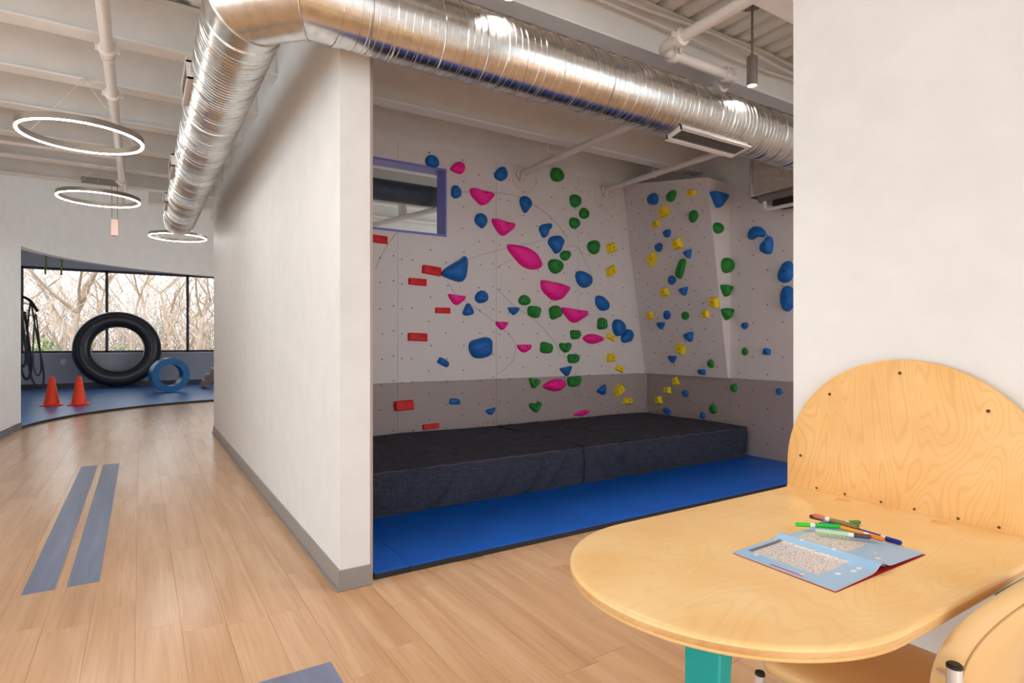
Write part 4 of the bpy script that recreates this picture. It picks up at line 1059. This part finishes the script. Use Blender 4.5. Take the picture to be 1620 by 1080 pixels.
# hanging bands
GB = [(0, 'black', 'thick black band hanging on the gym side wall'), (.09, 'black', 'black rope loop reaching to the mat by the window'), (.16, 'black', 'slim black band hanging nearest the window'), (-.02, 'black', 'wide black strap hanging on the gym side wall')]
random.seed(3)
for k, (dx, mt, label) in enumerate(GB):
    x = -2.50 + dx * 1.6; y = 19.3 - k * .12; zt = [2.05, 2.3, 2.0, 2.1][k]; zb = [.35, .12, .45, .7][k]; wv = [.12, .16, .09, .1][k]
    P = []
    for i in range(28):
        a = i * math.tau / 28; t = .5 + .5 * math.cos(a)
        P.append((x + wv * math.sin(a) * (1.25 - t) + (.18 if k == 1 else .05) * (1 - t) ** 2, y + .03 * math.sin(3 * a), zb + (zt - zb) * t))
    o = MB().tube(P, [.03, .022, .018, .034][k], 8, closed=True).build('resistance_band', 'rubber'); tag(o, label, 'band', 'bands hanging in the gym')
    MB().cyl((-2.849, y, zt + .01), (x + .02, y, zt - .03), .012, 8).build('hook', 'greymetal', o)
o = MB().tube(smooth([(-2.62, 19.0, 2.2), (-2.5, 19.0, 2.42), (-2.36, 19.0, 2.36), (-2.26, 19.0, 2.2), (-2.2, 19.0, 2.08)]), .035, 8).build('curved_handle', 'black'); tag(o, 'short curved black handle sticking out from the gym wall', 'handle')
MB().cyl((-2.849, 19.0, 2.22), (-2.62, 19.0, 2.22), .02, 8).build('wall_mount', 'black', o)
o = MB().lathe([(.0, .0), (.14, .01), (.20, .12), (.20, .32), (.16, .45), (.09, .54), (.02, .56)], (-2.62, 18.1, .041), 24)
for i, v in enumerate(o.v):
    n_ = noise.noise(Vector(v) * 3.1) * .06; o.v[i] = (v[0] + n_, v[1] + n_, v[2] + (n_ if v[2] > .1 else 0))
tag(o.build('bean_bag', 'bag', sharp=80), 'pale blue soft bag slumped under the hanging bands', 'bag')
for x, label in ((-1.83, 'green webbing strap hanging from the gym ceiling nearer the side wall'), (-1.54, 'green webbing strap hanging from the gym ceiling farther from the side wall'), (.12, 'thin dark strap hanging in front of the gym window')):
    y = 17; zb = 2.85 if x < 0 else 2.95
    o = MB(); N = 10
    for i in range(N):
        z0_, z1_ = zb + (4.299 - zb) * i / N, zb + (4.299 - zb) * (i + 1) / N
        o.box(x - .02 + .012 * math.sin(i), x + .02 + .012 * math.sin(i), y - .003, y + .003, z0_, z1_)
    tag(o.build('hanging_strap', 'strap' if x < 0 else 'greymetal'), label, 'strap')
op = bx('wall_outlet', 'white', -1.86, -1.75, GY - .012, GY - .001, .68, .83); tag(op, 'white outlet plate low on the gym window wall', 'outlet')

# ------------------------------------------------------------------ bare trees outside
def tree(x, y, h, seed, r0, label, spread=.5, RM=1.68):
    rnd = random.Random(seed); m = MB()
    def grow(p, d, L, r, lev):
        pts = [p]; q = p; dd = d
        for i in range(4):
            dd = (dd + Vector((rnd.uniform(-1, 1), rnd.uniform(-1, 1), rnd.uniform(-.3, .5))) * .13).normalized()
            nx = q + dd * (L / 4)
            if max(abs(nx.x - x), abs(nx.y - y)) > RM - .1:          # the crown keeps to its own space
                inw = Vector((x - q.x, y - q.y, 0)); dd = (inw.normalized() * .5 + Vector((0, 0, 1))).normalized(); nx = q + dd * (L / 4)
                nx.x = min(max(nx.x, x - RM + .08), x + RM - .08); nx.y = min(max(nx.y, y - RM + .08), y + RM - .08)
            q = nx; pts.append(q)
        m.tube(pts, [r * (1 - .1 * i) for i in range(5)], 6 if lev < 2 else 4, cap=False)
        if lev >= 6 or r < .004: return
        for k in range(rnd.choice((2, 3, 3)) if lev else 7):
            t = rnd.choice((2, 3, 4, 4)) if lev else rnd.choice((1, 2, 3, 4))
            a = rnd.uniform(0, math.tau); out = Vector((math.cos(a), math.sin(a), rnd.uniform(-.1, .7)))
            grow(pts[t], (dd * .5 + out * spread * 1.5).normalized(), L * rnd.uniform(.5, .72), r * rnd.uniform(.42, .62), lev + 1)
    grow(Vector((x, y, -.4)), Vector((rnd.uniform(-.06, .06), 0, 1)), h * .45, r0, 0)
    tag(m.build('bare_tree', 'bark', sharp=60, fixn=False), label, 'tree', 'trees outside the gym window')
TR_ = [(-2.0, 24.7, 8, 1, .115, 'bare tree with a stout trunk beyond the first window pane'), (1.7, 24.7, 8, 5, .10, 'bare tree with a pale trunk beside the third window pane'),
       (-.3, 28.4, 8, 3, .065, 'slim bare tree rising straight behind the black inner tube'), (-4.0, 28.4, 8, 7, .09, 'bare tree partly hidden by the gym side wall'), (3.4, 28.4, 8, 6, .09, 'bare tree at the partition side of the view'),
       (-2.2, 32.1, 9, 2, .075, 'slim bare tree behind the stout trunk'), (1.5, 32.1, 9, 4, .075, 'bare tree with many limbs beyond the middle pane'), (.2, 35.8, 10, 8, .08, 'farthest bare tree, thin, beyond the middle pane')]
for t in TR_: tree(*t[:5], t[5])
# twiggy undergrowth and pale evergreen scrub
rnd = random.Random(9); m = MB()
for k in range(1700):
    x = rnd.uniform(-9, 7.5); y = rnd.uniform(40.5, 46); p = Vector((x, y, -.4)); d = Vector((rnd.uniform(-.7, .7), rnd.uniform(-.2, .2), 1)).normalized()
    L = rnd.uniform(2.5, 8.5); pts = [p]
    for i in range(4):
        d = (d + Vector((rnd.uniform(-1, 1), rnd.uniform(-.5, .5), rnd.uniform(-.6, .3))) * .28).normalized(); p = p + d * L / 4
        p.y = min(max(p.y, 38.2), 48); pts.append(p.copy())
    m.tube(pts, [.018, .015, .012, .009, .006], 3, cap=False)
tag(m.build('undergrowth', 'bark', fixn=False), 'tangle of thin bare twigs under the trees outside', 'undergrowth', kind='stuff')
def scrub(x, y, w, h, seed, label):
    rnd = random.Random(seed); m = MB()
    for k in range(1400):
        a = rnd.uniform(0, math.tau); rr = math.sqrt(rnd.random()) * w; z = rnd.random() * h * (1 - (rr / w) ** 2 * .6)
        c = Vector((x + rr * math.cos(a), y + rr * math.sin(a), -.4 + z)); u_ = Vector((rnd.uniform(-1, 1), rnd.uniform(-1, 1), rnd.uniform(-1, 1))).normalized(); v_ = u_.orthogonal().normalized(); s = rnd.uniform(.05, .11)
        m.add([c - u_ * s, c + v_ * s * .4, c + u_ * s, c - v_ * s * .4], [(0, 1, 2, 3)])
    tag(m.build('evergreen_shrub', 'leaf', fixn=False), label, 'shrub')
scrub(-2.45, 21.95, .72, 1.9, 1, 'pale green shrub behind the cones and hanging bands'); scrub(-.5, 21.95, .72, 1.6, 2, 'pale green shrub behind the inner tube'); scrub(.9, 50, 1.4, 7.5, 3, 'tall pale evergreen far beyond the middle pane')
